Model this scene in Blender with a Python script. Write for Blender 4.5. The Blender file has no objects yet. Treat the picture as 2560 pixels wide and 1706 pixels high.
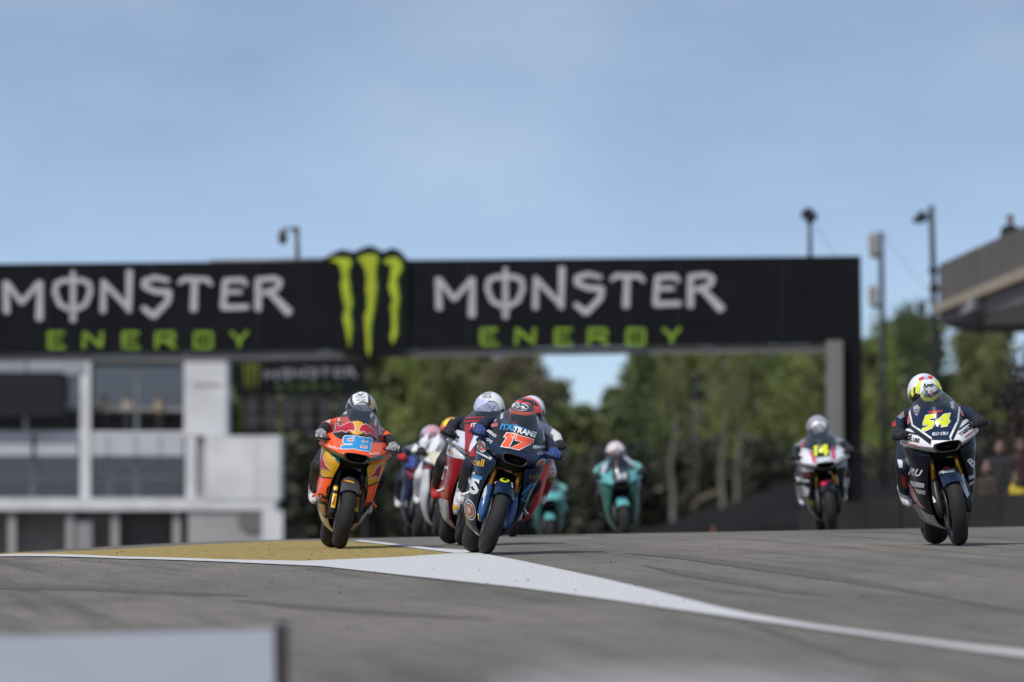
import bpy, bmesh, math, random
import numpy as np
from mathutils import Vector, Matrix, geometry
from mathutils.bvhtree import BVHTree
from mathutils.noise import noise as pnoise
random.seed(7)
sc = bpy.context.scene
COL = sc.collection
R = math.radians
# ------------------------------------------------------------------ camera
FPX = 28444.0                       # focal length in photo pixels (400 mm lens on a 36 mm sensor)
CAM = Vector((0, 0, 0.9)); PITCH = (1105 - 853) / FPX
cd = bpy.data.cameras.new('camera'); cam = bpy.data.objects.new('camera', cd); COL.objects.link(cam)
cd.lens = 400; cd.sensor_width = 36; cd.clip_start = 1; cd.clip_end = 6000
cam.location = CAM; cam.rotation_euler = (R(90) + PITCH, 0, 0)
cd.dof.use_dof = True; cd.dof.focus_distance = 92; cd.dof.aperture_fstop = 4.0
sc.camera = cam
# ------------------------------------------------------------------ sky and sun
SUN_EL, SUN_AZ = 52, 215            # azimuth clockwise from +Y: behind the camera, to its left
w = bpy.data.worlds.new('World'); sc.world = w; w.use_nodes = True
nt = w.node_tree; nt.nodes.clear()
def N(tree, t, **kw):
    n = tree.nodes.new(t)
    for k, v in kw.items(): setattr(n, k, v)
    return n
out = N(nt, 'ShaderNodeOutputWorld'); bg = N(nt, 'ShaderNodeBackground'); bg.inputs[1].default_value = 0.14
sky = N(nt, 'ShaderNodeTexSky', sky_type='NISHITA', sun_disc=False)
sky.sun_elevation = R(SUN_EL); sky.sun_rotation = R(SUN_AZ); sky.air_density = 1.0; sky.dust_density = 1.2; sky.ozone_density = 2.0
tc = N(nt, 'ShaderNodeTexCoord')
ma = N(nt, 'ShaderNodeVectorMath', operation='MULTIPLY_ADD'); ma.inputs[1].default_value = (1, 1, 10.5); ma.inputs[2].default_value = (0, 0, 0.07)
nm = N(nt, 'ShaderNodeVectorMath', operation='NORMALIZE')
nt.links.new(tc.outputs['Generated'], ma.inputs[0]); nt.links.new(ma.outputs[0], nm.inputs[0]); nt.links.new(nm.outputs[0], sky.inputs[0])
cm = N(nt, 'ShaderNodeMapping'); cm.inputs['Scale'].default_value = (26, 26, 60); cm.inputs['Rotation'].default_value = (0, 0.25, 0)
cn = N(nt, 'ShaderNodeTexNoise'); cn.inputs['Scale'].default_value = 1.0; cn.inputs['Detail'].default_value = 6; cn.inputs['Roughness'].default_value = .52
cr = N(nt, 'ShaderNodeMapRange'); cr.inputs[1].default_value = .40; cr.inputs[2].default_value = .78; cr.inputs[3].default_value = .18; cr.inputs[4].default_value = .38
mx = N(nt, 'ShaderNodeMix', data_type='RGBA'); mx.inputs[7].default_value = (5.6, 6.7, 7.9, 1)
nt.links.new(tc.outputs['Generated'], cm.inputs[0]); nt.links.new(cm.outputs[0], cn.inputs[0]); nt.links.new(cn.outputs[0], cr.inputs[0])
nt.links.new(cr.outputs[0], mx.inputs[0]); nt.links.new(sky.outputs[0], mx.inputs[6])
nt.links.new(mx.outputs[2], bg.inputs[0]); nt.links.new(bg.outputs[0], out.inputs[0])
sd = bpy.data.lights.new('sun', 'SUN'); sun = bpy.data.objects.new('sun', sd); COL.objects.link(sun)
sd.energy = 3.4; sd.angle = R(0.6); sd.color = (1.0, .95, .88)
sdir = Vector((math.sin(R(SUN_AZ)) * math.cos(R(SUN_EL)), math.cos(R(SUN_AZ)) * math.cos(R(SUN_EL)), math.sin(R(SUN_EL))))
sun.rotation_euler = (-sdir).to_track_quat('-Z', 'Y').to_euler()
vs = sc.view_settings; vs.view_transform = 'Standard'; vs.look = 'None'; vs.exposure = 0.0; vs.gamma = 1; vs.use_curve_mapping = False
sc.cycles.max_bounces = 6; sc.cycles.transparent_max_bounces = 12
sc.cycles.use_denoising = True
# ------------------------------------------------------------------ helpers
def ray_of(px, py):                 # photo pixel (2560 x 1706) -> direction from the camera
    u, v = (px - 1280) / FPX, (853 - py) / FPX
    c, s = math.cos(PITCH), math.sin(PITCH)
    return Vector((u, c - v * s, s + v * c))
def W(px, py, d):                   # point at depth d seen at that pixel
    r = ray_of(px, py); return CAM + r * (d / r.y)
MATS = {}
def mat(name, c, rough=.5, metal=0, coat=0, var=.12, scale=6, bump=0, bscale=60, spec=.5, dirt=None, sheen=0):
    if name in MATS: return MATS[name]
    m = bpy.data.materials.new(name); m.use_nodes = True; t = m.node_tree; b = t.nodes['Principled BSDF']
    b.inputs['Roughness'].default_value = rough; b.inputs['Metallic'].default_value = metal
    b.inputs['Coat Weight'].default_value = coat; b.inputs['Coat Roughness'].default_value = .08
    b.inputs['Specular IOR Level'].default_value = spec
    co = N(t, 'ShaderNodeTexCoord'); n = N(t, 'ShaderNodeTexNoise'); n.inputs['Scale'].default_value = scale; n.inputs['Detail'].default_value = 5
    t.links.new(co.outputs['Object'], n.inputs[0])
    rp = N(t, 'ShaderNodeValToRGB'); e = rp.color_ramp.elements
    e[0].position = .3; e[1].position = .7
    d = dirt or tuple(x * (1 - var) for x in c[:3]); l = tuple(min(1, x * (1 + var)) for x in c[:3])
    e[0].color = (*d, 1); e[1].color = (*l, 1)
    t.links.new(n.outputs[0], rp.inputs[0]); t.links.new(rp.outputs[0], b.inputs['Base Color'])
    if bump:
        n2 = N(t, 'ShaderNodeTexNoise'); n2.inputs['Scale'].default_value = bscale; n2.inputs['Detail'].default_value = 3
        bp = N(t, 'ShaderNodeBump'); bp.inputs['Strength'].default_value = bump; bp.inputs['Distance'].default_value = .02
        t.links.new(co.outputs['Object'], n2.inputs[0]); t.links.new(n2.outputs[0], bp.inputs['Height']); t.links.new(bp.outputs[0], b.inputs['Normal'])
    MATS[name] = m; return m
def paint(name, c): return mat('paint_' + name, c, .30, 0, .25 if max(c) > .1 else .12, .05, 9, spec=.45 if max(c) > .1 else .25)
def leather(name, c): return mat('leather_' + name, c, .55, 0, 0, .18, 14, .8, 22, spec=.3)
def link(name, me, m=None, parent=None, smooth=True):
    o = bpy.data.objects.new(name, me); COL.objects.link(o)
    if parent: o.parent = parent
    if m is not None:
        if not me.materials: me.materials.append(m)
        if me.materials[0] is not m:
            o.material_slots[0].link = 'OBJECT'; o.material_slots[0].material = m
    if smooth and not me.get('sm'):
        me.polygons.foreach_set('use_smooth', [True] * len(me.polygons)); me['sm'] = 1
    return o
def mesh(name, v, f):
    me = bpy.data.meshes.new(name); me.from_pydata([tuple(p) for p in v], [], f); me.update(); return me
def obj(name, v, f, m, parent=None, smooth=False): return link(name, mesh(name, v, f), m, parent, smooth)
def from_bm(name, bm, m=None, parent=None, smooth=False):
    me = bpy.data.meshes.new(name); bm.to_mesh(me); bm.free(); return link(name, me, m, parent, smooth)
def tag(o, label, cat, group=None, kind=None):
    if label: o['label'] = label
    if cat: o['category'] = cat
    if group: o['group'] = group
    if kind: o['kind'] = kind
    return o
def empty(name, loc=(0, 0, 0)):
    o = bpy.data.objects.new(name, None); COL.objects.link(o); o.location = loc; o.empty_display_size = .1; return o
def boxv(x0, x1, y0, y1, z0, z1):
    v = [(x, y, z) for x in (x0, x1) for y in (y0, y1) for z in (z0, z1)]
    return v, [(0, 1, 3, 2), (4, 6, 7, 5), (0, 4, 5, 1), (2, 3, 7, 6), (0, 2, 6, 4), (1, 5, 7, 3)]
def box(name, x0, x1, y0, y1, z0, z1, m, parent=None, bev=0):
    v, f = boxv(x0, x1, y0, y1, z0, z1); me = mesh(name, v, f)
    if bev:
        bm = bmesh.new(); bm.from_mesh(me); bmesh.ops.bevel(bm, geom=bm.edges[:], offset=bev, segments=2, affect='EDGES'); bm.to_mesh(me); bm.free()
    return link(name, me, m, parent, False)
def pbox(name, px0, py0, px1, py1, d, depth, m, parent=None, bev=0):   # box whose front face covers that pixel rectangle at distance d
    a, b = W(px0, py1, d), W(px1, py0, d)
    return box(name, a.x, b.x, d, d + depth, a.z, b.z, m, parent, bev)
def ngon_prism(name, pts, d, depth, m, parent=None):    # outline in pixels at depth d, extruded away from the camera
    P = [W(x, y, d) for x, y in pts]; n = len(P)
    tri = geometry.tessellate_polygon([[Vector((p.x, p.z, 0)) for p in P]])
    v = [(p.x, d, p.z) for p in P] + [(p.x, d + depth, p.z) for p in P]
    f = [tuple(t) for t in tri] + [tuple(i + n for i in reversed(t)) for t in tri] + [(i, (i + 1) % n, (i + 1) % n + n, i + n) for i in range(n)]
    me = mesh(name, v, f); bm = bmesh.new(); bm.from_mesh(me); bmesh.ops.recalc_face_normals(bm, faces=bm.faces); bm.to_mesh(me); bm.free()
    return link(name, me, m, parent, False)
def rings_to_mesh(rings, closed_u=True, cap=True):
    n = len(rings[0]); v = [p for r in rings for p in r]; f = []
    for i in range(len(rings) - 1):
        for j in range(n if closed_u else n - 1):
            k = (j + 1) % n; f.append((i * n + j, i * n + k, (i + 1) * n + k, (i + 1) * n + j))
    if cap and closed_u:
        f.append(tuple(range(n - 1, -1, -1))); f.append(tuple((len(rings) - 1) * n + j for j in range(n)))
    return v, f
def tube_vf(pts, rad, n=10):
    pts = [Vector(p) for p in pts]; rings = []
    for i, p in enumerate(pts):
        t = (pts[min(i + 1, len(pts) - 1)] - pts[max(i - 1, 0)]).normalized()
        a = t.orthogonal().normalized() if i == 0 else (a0 - t * a0.dot(t)).normalized()
        a0 = a; b = t.cross(a); r = rad[i] if isinstance(rad, (list, tuple)) else rad
        rings.append([p + (a * math.cos(2 * math.pi * j / n) + b * math.sin(2 * math.pi * j / n)) * r for j in range(n)])
    return rings_to_mesh(rings)
def tube(name, pts, rad, m, parent=None, n=10): return obj(name, *tube_vf(pts, rad, n), m, parent, True)
def join_vf(*L):
    V, F = [], []
    for v, f in L:
        k = len(V); V += [tuple(p) for p in v]; F += [tuple(i + k for i in q) for q in f]
    return V, F
def lathe_x(prof, n=48, cy=0, cz=0):       # profile (x, r) turned about the x axis
    rings = [[(x, cy + r * math.cos(2 * math.pi * j / n), cz + r * math.sin(2 * math.pi * j / n)) for j in range(n)] for x, r in prof]
    return rings_to_mesh(rings, True, False)
def catmull(P, n):
    P = [np.array(p, float) for p in P]; res = []
    for i in range(len(P) - 1):
        p0, p1, p2, p3 = P[max(i - 1, 0)], P[i], P[i + 1], P[min(i + 2, len(P) - 1)]
        for k in range(n):
            t = k / n
            res.append(.5 * (2 * p1 + (p2 - p0) * t + (2 * p0 - 5 * p1 + 4 * p2 - p3) * t * t + (3 * p1 - p0 - 3 * p2 + p3) * t ** 3))
    res.append(P[-1]); return res
def densify(P, step=14):
    res = []
    for i, a in enumerate(P):
        b = P[(i + 1) % len(P)]; n = max(1, int(math.hypot(b[0] - a[0], b[1] - a[1]) / step))
        for k in range(n): res.append((a[0] + (b[0] - a[0]) * k / n, a[1] + (b[1] - a[1]) * k / n))
    return res
def offset_poly(P, g_):
    A = sum(P[i][0] * P[(i + 1) % len(P)][1] - P[(i + 1) % len(P)][0] * P[i][1] for i in range(len(P))); sgn = 1 if A > 0 else -1; res = []; n = len(P)
    for i in range(n):
        a, b, c = Vector(P[i - 1]), Vector(P[i]), Vector(P[(i + 1) % n]); e1 = (b - a).normalized(); e2 = (c - b).normalized()
        n1 = Vector((e1.y, -e1.x)) * sgn; n2 = Vector((e2.y, -e2.x)) * sgn; q = (n1 + n2); q = q.normalized() if q.length > 1e-3 else n1
        k = min(1.8, 1 / max(.3, q.dot(n1))); p = b + q * g_ * k; res.append((p.x, p.y))
    return res
# ------------------------------------------------------------------ ground
BANK = .0175
def slope_int(y):                   # height along the track: a gentle rise to a crest, then a long fall
    def seg(y0, y1, s0, s1, y):
        if y <= y0: return 0
        t = min(y, y1) - y0; return s0 * t + (s1 - s0) * t * t / (2 * (y1 - y0))
    z = .002 * (min(y, 96) - 92)
    z += seg(96, 122, .002, -.0115, y) + seg(122, 860, -.0115, -.0115, y) + seg(860, 1000, -.0115, 0, y)
    return z
def gz(x, y):
    xx = max(-14, min(14, x))
    z = slope_int(y) + BANK * xx
    e = max(0, -2.2 - xx); fade = max(0, min(1, (y - 84) / 14)) 
    return z - .0110 * min(e, 6) ** 2 * fade * fade * (3 - 2 * fade)
def hit(px, py):                    # pixel -> point on the ground
    r = ray_of(px, py); t = 20.0
    while t < 140:
        p = CAM + r * t
        if p.z < gz(p.x, p.y): break
        t += .25
    a, b = t - .25, t
    for _ in range(20):
        m = (a + b) / 2; p = CAM + r * m
        if p.z < gz(p.x, p.y): b = m
        else: a = m
    return CAM + r * b
def asphalt_mat():
    m = bpy.data.materials.new('asphalt'); m.use_nodes = True; t = m.node_tree; b = t.nodes['Principled BSDF']
    b.inputs['Roughness'].default_value = .9; b.inputs['Specular IOR Level'].default_value = .15
    co = N(t, 'ShaderNodeTexCoord')
    def noise(scale, rot=0, detail=5, rough=.55):
        m0 = N(t, 'ShaderNodeMapping'); m0.inputs['Rotation'].default_value = (0, 0, rot)      # turn first, then stretch
        mp = N(t, 'ShaderNodeMapping'); mp.inputs['Scale'].default_value = scale; t.links.new(co.outputs['Object'], m0.inputs[0])
        n = N(t, 'ShaderNodeTexNoise'); n.inputs['Scale'].default_value = 1; n.inputs['Detail'].default_value = detail; n.inputs['Roughness'].default_value = rough
        t.links.new(m0.outputs[0], mp.inputs[0]); t.links.new(mp.outputs[0], n.inputs[0]); return n.outputs[0]
    def rng(v, a, c, lo, hi):
        r = N(t, 'ShaderNodeMapRange'); r.inputs[1].default_value = a; r.inputs[2].default_value = c; r.inputs[3].default_value = lo; r.inputs[4].default_value = hi
        t.links.new(v, r.inputs[0]); return r.outputs[0]
    def mul(a, c):
        n = N(t, 'ShaderNodeMath', operation='MULTIPLY'); t.links.new(a, n.inputs[0]); t.links.new(c, n.inputs[1]); return n.outputs[0]
    big = rng(noise((.35, .06, 1)), .35, .65, .80, 1.14)                  # worn and patched areas
    rub = rng(noise((2.6, .035, 1), R(-4.5), 3, .6), .52, .70, 1.0, .68)   # rubber laid down along the racing line
    rub2 = rng(noise((7, .05, 1), R(-7), 2, .5), .60, .72, 1.0, .80)
    mid = rng(noise((6, .5, 1), R(-5), 6, .7), .3, .7, .78, 1.18)
    fin = rng(noise((60, 14, 1), 0, 3, .7), .3, .7, .66, 1.32)                 # aggregate
    k = mul(mul(mul(big, rub), mul(mid, fin)), rub2)
    cc = N(t, 'ShaderNodeVectorMath', operation='SCALE'); cc.inputs[0].default_value = (.166, .148, .128)
    t.links.new(k, cc.inputs['Scale']); t.links.new(cc.outputs[0], b.inputs['Base Color'])
    bp = N(t, 'ShaderNodeBump'); bp.inputs['Strength'].default_value = .4; bp.inputs['Distance'].default_value = .004
    t.links.new(noise((160, 160, 160), 0, 2), bp.inputs['Height']); t.links.new(bp.outputs[0], b.inputs['Normal'])
    return m
M_ASPH = asphalt_mat()
def worn_paint(name, c, worn, cover=.32, sc_=(9, .9, 1), rot=-.06):
    m = bpy.data.materials.new(name); m.use_nodes = True; t = m.node_tree; b = t.nodes['Principled BSDF']; b.inputs['Roughness'].default_value = .9; b.inputs['Specular IOR Level'].default_value = .1
    co = N(t, 'ShaderNodeTexCoord'); mp = N(t, 'ShaderNodeMapping'); mp.inputs['Scale'].default_value = sc_; mp.inputs['Rotation'].default_value = (0, 0, rot)
    n = N(t, 'ShaderNodeTexNoise'); n.inputs['Scale'].default_value = 1; n.inputs['Detail'].default_value = 8; n.inputs['Roughness'].default_value = .7
    rp = N(t, 'ShaderNodeValToRGB'); e = rp.color_ramp.elements; e[0].position = cover; e[0].color = (*worn, 1); e[1].position = cover + .22; e[1].color = (*c, 1)
    t.links.new(co.outputs['Object'], mp.inputs[0]); t.links.new(mp.outputs[0], n.inputs[0]); t.links.new(n.outputs[0], rp.inputs[0]); t.links.new(rp.outputs[0], b.inputs['Base Color'])
    return m
M_WLINE = worn_paint('white_road_paint', (.52, .515, .51), (.44, .433, .424), .30, (30, 1.2, 1), 0)
M_YEL = worn_paint('yellow_road_paint', (.345, .258, .085), (.23, .172, .070), .38, (14, 2.0, 1))
ys = list(np.arange(-60, 40, 10)) + list(np.arange(40, 84, 2)) + list(np.arange(84, 132, .5)) + list(np.arange(132, 340, 6)) + list(np.arange(340, 400, 10)) + [450, 600, 860, 1000, 1500, 3000]
xs = [-1500, -600, -250, -100, -40, -20, -14] + list(np.arange(-10, 10.01, .4)) + [14, 20, 40, 100, 250, 600, 1500]
gv = [(x, y, gz(x, y)) for y in ys for x in xs]; nx = len(xs)
gf = [(j * nx + i, j * nx + i + 1, (j + 1) * nx + i + 1, (j + 1) * nx + i) for j in range(len(ys) - 1) for i in range(nx - 1)]
g = obj('ground', gv, gf, M_ASPH, None, True); tag(g, 'grey asphalt race track rising to a crest', None, None, 'structure')
def ground_sheet(name, pix, m, lift, label):
    P = [hit(x, y) for x, y in pix]
    bm = bmesh.new(); vs_ = [bm.verts.new((p.x, p.y, 0)) for p in P]
    for t in geometry.tessellate_polygon([[Vector((p.x, p.y, 0)) for p in P]]):
        try: bm.faces.new([vs_[i] for i in t])
        except ValueError: pass
    def cut(co, no):
        bmesh.ops.bisect_plane(bm, geom=bm.verts[:] + bm.edges[:] + bm.faces[:], plane_co=co, plane_no=no)
    lo = min(p.y for p in P); hi = max(p.y for p in P)
    y = math.ceil(lo)
    while y < hi: cut((0, y, 0), (0, 1, 0)); y += 1
    x = min(p.x for p in P) + .4
    while x < max(p.x for p in P): cut((x, 0, 0), (1, 0, 0)); x += .4
    for v in bm.verts: v.co.z = gz(v.co.x, v.co.y) + lift
    bmesh.ops.recalc_face_normals(bm, faces=bm.faces)
    for f in bm.faces:
        if f.normal.z < 0: f.normal_flip()
    o = from_bm(name, bm, m); tag(o, label, None, None, 'structure'); return o
ground_sheet('yellow_paint', [(-160, 1391), (0, 1391), (300, 1396), (560, 1402), (760, 1406), (1000, 1397), (1137, 1386), (1060, 1374), (880, 1356), (860, 1353), (700, 1354), (500, 1363), (300, 1374), (100, 1383), (-160, 1387)],
             M_YEL, .004, 'yellow painted run-off area left of the racing line')
ground_sheet('white_line', [(-160, 1388.5), (0, 1388.5), (300, 1394), (560, 1401), (760, 1405), (1000, 1395), (1137, 1385), (1200, 1385), (1280, 1400), (1380, 1421), (1498, 1447), (1634, 1479), (1786, 1518), (1878, 1538), (2042, 1566), (2259, 1596), (2420, 1616), (2570, 1632),
             (2570, 1647), (2420, 1628), (2314, 1613), (2096, 1583), (1906, 1557), (1797, 1542), (1661, 1523), (1498, 1499), (1280, 1470), (1000, 1440), (800, 1418), (560, 1407), (300, 1399), (0, 1393), (-160, 1392)],
             M_WLINE, .008, 'broad white painted line widening into a wedge')
ground_sheet('track_edge_line', [(905, 1353), (1000, 1364), (1085, 1373), (1240, 1382.5), (1137, 1385.5), (1060, 1376), (985, 1367), (880, 1355)], M_WLINE, .009, 'thin white line along the far edge of the yellow paint')
M_MARK = worn_paint('rubber_mark', (.104, .093, .082), (.128, .114, .099), .40, (30, .6, 1), .07)
for pts, lb in (([(1560, 1384), (1700, 1389), (1850, 1405), (2000, 1423), (2150, 1449), (2250, 1470), (2400, 1500), (2570, 1530), (2570, 1536), (2400, 1505), (2230, 1476), (2100, 1455), (1950, 1435), (1800, 1413), (1690, 1397)], 'dark curved tyre mark nearest the rider with number 54'),
                ([(1600, 1413), (1720, 1430), (1830, 1447), (1960, 1476), (2100, 1497), (1960, 1482), (1830, 1460), (1700, 1440)], 'dark tyre mark between the curved mark and the white line'),
                ([(1830, 1549), (1900, 1566), (2010, 1604), (2120, 1640), (2250, 1682), (2247, 1685), (2115, 1645), (2005, 1609), (1895, 1571)], 'thin dark joint in the asphalt leaving the white line'),
                ([(-100, 1462), (200, 1466), (420, 1478), (640, 1492), (420, 1487), (200, 1476), (-100, 1472)], 'faint dark tyre mark above the white trackside board'),
                ([(560, 1500), (760, 1512), (1000, 1530), (1250, 1552), (1000, 1541), (760, 1524)], 'faint dark tyre mark right of the trackside board')): ground_sheet('tyre_mark', pts, M_MARK, .0035, lb)
# loose rubber crumbs on the asphalt, as one mass
rb = []
for i in range(190):
    px = random.uniform(0, 2560) if i % 3 else random.uniform(0, 900); py = random.uniform(1350, 1520) if i % 5 else random.uniform(1340, 1640)
    p = hit(px, py)
    if p.y > 112: continue
    s = random.uniform(.002, .0055) * (1.6 if random.random() < .08 else 1); z = gz(p.x, p.y) + s * .4 + .008
    v = [(p.x + s * a * random.uniform(.8, 2.2), p.y + s * b, z + s * c * random.uniform(.6, 1)) for a, b, c in ((1, 0, 0), (-1, 0, 0), (0, 1, 0), (0, -1, 0), (0, 0, 1), (0, 0, -1))]
    rb.append((v, [(0, 2, 4), (2, 1, 4), (1, 3, 4), (3, 0, 4), (2, 0, 5), (1, 2, 5), (3, 1, 5), (0, 3, 5)]))
tag(obj('rubber_crumbs', *join_vf(*rb), mat('crumb_rubber', (.03, .028, .026), .9)), 'dark rubber crumbs scattered over the asphalt', 'debris', None, 'stuff')
# ------------------------------------------------------------------ big advertising bridge over the track
def stroke_vf(segs, d, z_off=0.0, depth=.05, step=.006):
    """segs: list of (points px, widths px, closed); every stroke leg is a small prism standing slightly proud of the one before"""
    L = []; k = 0; sc_px = d / FPX
    for pts, wd, closed in segs:
        P = [W(x, y, d) for x, y in pts]; n = len(P)
        wds = [wd] * n if not isinstance(wd, (list, tuple)) else wd
        idx = range(n) if closed else range(n - 1)
        for i in idx:
            a, b = P[i], P[(i + 1) % n]; wa, wb = wds[i] * sc_px / 2, wds[(i + 1) % n] * sc_px / 2
            t = Vector((b.x - a.x, 0, b.z - a.z)); L0 = t.length; t.normalize(); q = Vector((-t.z, 0, t.x))
            ring = []
            for j in range(5): an = math.pi / 2 + math.pi * j / 4; ring.append(Vector((a.x, 0, a.z)) + (t * math.cos(an) * .55 + q * math.sin(an)) * wa)
            for j in range(5): an = -math.pi / 2 + math.pi * j / 4; ring.append(Vector((b.x, 0, b.z)) + (t * math.cos(an) * .55 + q * math.sin(an)) * wb)
            y0 = d - z_off - .01 - step * (k % 7); k += 1; m_ = len(ring)
            v = [(p.x, y0, p.z) for p in ring] + [(p.x, y0 + depth, p.z) for p in ring]
            f = [tuple(range(m_))] + [tuple(range(2 * m_ - 1, m_ - 1, -1))] + [(i2, i2 + m_, (i2 + 1) % m_ + m_, (i2 + 1) % m_) for i2 in range(m_)]
            L.append((v, f))
    return join_vf(*L)
MONSTER = {  # strokes in photo pixels of the right-hand panel
 'M': [([(185, 190), (192, 338)], [26, 34], 0), ([(190, 192), (266, 292)], 26, 0), ([(266, 292), (352, 192)], 26, 0), ([(357, 190), (352, 372)], [26, 38], 0)],
 'O': [([(436, 196), (428, 240), (452, 300), (515, 334), (578, 300), (602, 240), (596, 196), (560, 182), (474, 183)], 26, 1), ([(517, 140), (517, 380)], [24, 30], 0)],
 'N': [([(666, 184), (664, 335)], [24, 30], 0), ([(662, 186), (788, 318)], 26, 0), ([(794, 138), (790, 333)], [34, 28], 0)],
 'S': [([(985, 184), (920, 168), (866, 186), (868, 214), (920, 236), (990, 240), (982, 286), (912, 358), (860, 316)], [22, 26, 28, 28, 28, 30, 30, 32, 26], 0)],
 'T': [([(1036, 196), (1062, 176), (1176, 179), (1194, 204)], [20, 26, 26, 20], 0), ([(1114, 180), (1108, 328)], [30, 36], 0)],
 'E': [([(1366, 204), (1350, 180), (1262, 184), (1252, 316), (1374, 312)], [20, 26, 28, 30, 26], 0), ([(1262, 240), (1340, 238)], 22, 0)],
 'R': [([(1424, 178), (1424, 326)], [30, 34], 0), ([(1420, 180), (1500, 172), (1534, 188), (1520, 222), (1450, 246)], 27, 0), ([(1480, 240), (1576, 340)], [28, 42], 0)]}
ENERGY = [[([(474, 440), (400, 440), (400, 511), (478, 511)], 18, 0), ([(402, 476), (460, 475)], 15, 0)],
 [([(570, 511), (573, 438), (654, 506), (659, 436)], 19, 0)],
 [([(838, 440), (764, 440), (764, 511), (842, 511)], 18, 0), ([(766, 476), (826, 475)], 15, 0)],
 [([(926, 515), (928, 440), (1010, 440), (1010, 474), (932, 478)], 18, 0), ([(966, 478), (1020, 512)], 18, 0)],
 [([(1118, 440), (1114, 511), (1196, 511), (1196, 440)], 18, 1), ([(1142, 476), (1172, 475)], 15, 0)],
 [([(1292, 436), (1332, 476)], 18, 0), ([(1372, 434), (1332, 476)], 18, 0), ([(1332, 472), (1332, 506)], 18, 0)]]
def place(segs, fn, sw): return [([fn(x, y) for x, y in p], [q * sw for q in w_] if isinstance(w_, (list, tuple)) else w_ * sw, c) for p, w_, c in segs]
CLAW = [[(1815, 110), (1870, 95), (1935, 95), (1952, 120), (1935, 180), (1945, 290), (1957, 340), (1945, 420), (1957, 480), (1945, 560), (1940, 615), (1930, 590), (1915, 520), (1898, 440), (1912, 380), (1885, 260), (1893, 200), (1880, 140), (1850, 126)],
 [(1978, 100), (2030, 74), (2080, 72), (2100, 100), (2085, 180), (2093, 260), (2085, 340), (2070, 420), (2058, 500), (2062, 600), (2045, 665), (2030, 600), (2025, 520), (2015, 440), (2035, 360), (2025, 260), (2030, 200), (2010, 140)],
 [(2115, 125), (2150, 96), (2190, 86), (2225, 110), (2232, 160), (2205, 220), (2216, 330), (2205, 430), (2207, 520), (2180, 590), (2158, 540), (2175, 480), (2163, 380), (2175, 330), (2152, 260), (2165, 200), (2170, 150)]]
M_BLK = mat('black_panel', (.0075, .0085, .010), .45, var=.25, scale=1.2, spec=.12)
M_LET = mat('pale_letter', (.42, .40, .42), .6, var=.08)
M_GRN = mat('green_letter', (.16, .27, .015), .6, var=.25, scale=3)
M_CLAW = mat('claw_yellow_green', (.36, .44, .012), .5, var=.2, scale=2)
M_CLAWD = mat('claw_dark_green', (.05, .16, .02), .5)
M_STEEL = mat('grey_steel', (.155, .150, .150), .6, .0, var=.15, scale=1)
DB = 300.0
br = empty('advertising_bridge', (0, DB, gz(0, DB)))
tag(br, 'black sponsor bridge spanning the whole track with large claw emblem', 'bridge'); BO = br.location.copy()
def adopt(o, root):                 # geometry was built in world coordinates: move it under its thing's base
    o.parent = root; o.data.transform(Matrix.Translation(-root.matrix_basis.translation)); return o
fas = adopt(ngon_prism('fascia_panel', [(-520, 664), (0, 660), (2152, 640), (2155, 858), (0, 886), (-520, 890)], DB, .9, M_BLK), br)
adopt(ngon_prism('leg_panel', [(2107, 858.5), (2155, 857.9), (2157, 1420), (2110, 1420)], DB, .9, M_BLK), br)
adopt(ngon_prism('leg_post', [(2066, 852), (2107, 851), (2109, 1420), (2068, 1420)], DB - .35, .3, M_STEEL), br)
adopt(ngon_prism('lower_beam', [(-520, 891), (0, 887), (2064, 861), (2064, 880), (0, 905), (-520, 909)], DB + .1, .6, M_STEEL), br)
for i in range(-2, 9):              # roof sheet joints on the fascia, a hair proud
    x = i * 262 + 120
    if x < 2100: adopt(ngon_prism('panel_seam', [(x, 664 - .0093 * x), (x + 1.6, 664 - .0093 * x), (x + 1.6, 882 - .0125 * x), (x, 882 - .0125 * x)], DB - .004, .05, mat('seam_black', (.02, .021, .023), .4)), br)
def z2(x, y): return (1000 + x / 1.961, 600 + y / 1.961)
for dx, dy in ((0, 0), (-1081, 8.5)):
    for k, s in MONSTER.items():
        adopt(link('letter', mesh('letter', *stroke_vf(place(s, lambda x, y: (z2(x, y)[0] + dx, z2(x, y)[1] + dy), 1 / 1.961), DB, .02)), M_LET, None, False), br)
    for s in ENERGY:
        adopt(link('letter', mesh('letter', *stroke_vf(place(s, lambda x, y: (z2(x, y)[0] + dx, z2(x, y)[1] + dy), 1 / 1.961), DB, .02)), M_GRN, None, False), br)
def z1(x, y): return (x / 2.22, 600 + y / 2.22)
bk = adopt(ngon_prism('emblem_backing', [z1(*p) for p in [(1780, 128), (1800, 100), (1850, 72), (1890, 54), (1930, 58), (1962, 68), (2010, 46), (2050, 32), (2090, 44), (2122, 66), (2180, 44), (2222, 62), (2246, 90), (2275, 128), (2262, 600), (2230, 650), (2085, 655), (2068, 700), (2030, 700), (2005, 655), (1975, 650), (1920, 640), (1860, 560)]], DB - .12, .1, M_BLK), br)
RC = random.Random(3)
for c0 in CLAW:
    c = [(x + RC.uniform(-3.5, 3.5), y + RC.uniform(-2, 2)) for x, y in densify(offset_poly(c0, -4.5), 22)]
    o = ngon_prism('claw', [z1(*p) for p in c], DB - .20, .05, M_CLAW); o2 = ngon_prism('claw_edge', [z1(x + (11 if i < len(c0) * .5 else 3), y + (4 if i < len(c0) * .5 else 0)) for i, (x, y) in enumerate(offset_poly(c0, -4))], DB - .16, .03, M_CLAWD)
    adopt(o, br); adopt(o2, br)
for a_, b_ in ((2012, 62), (2055, 60)): pass
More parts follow.
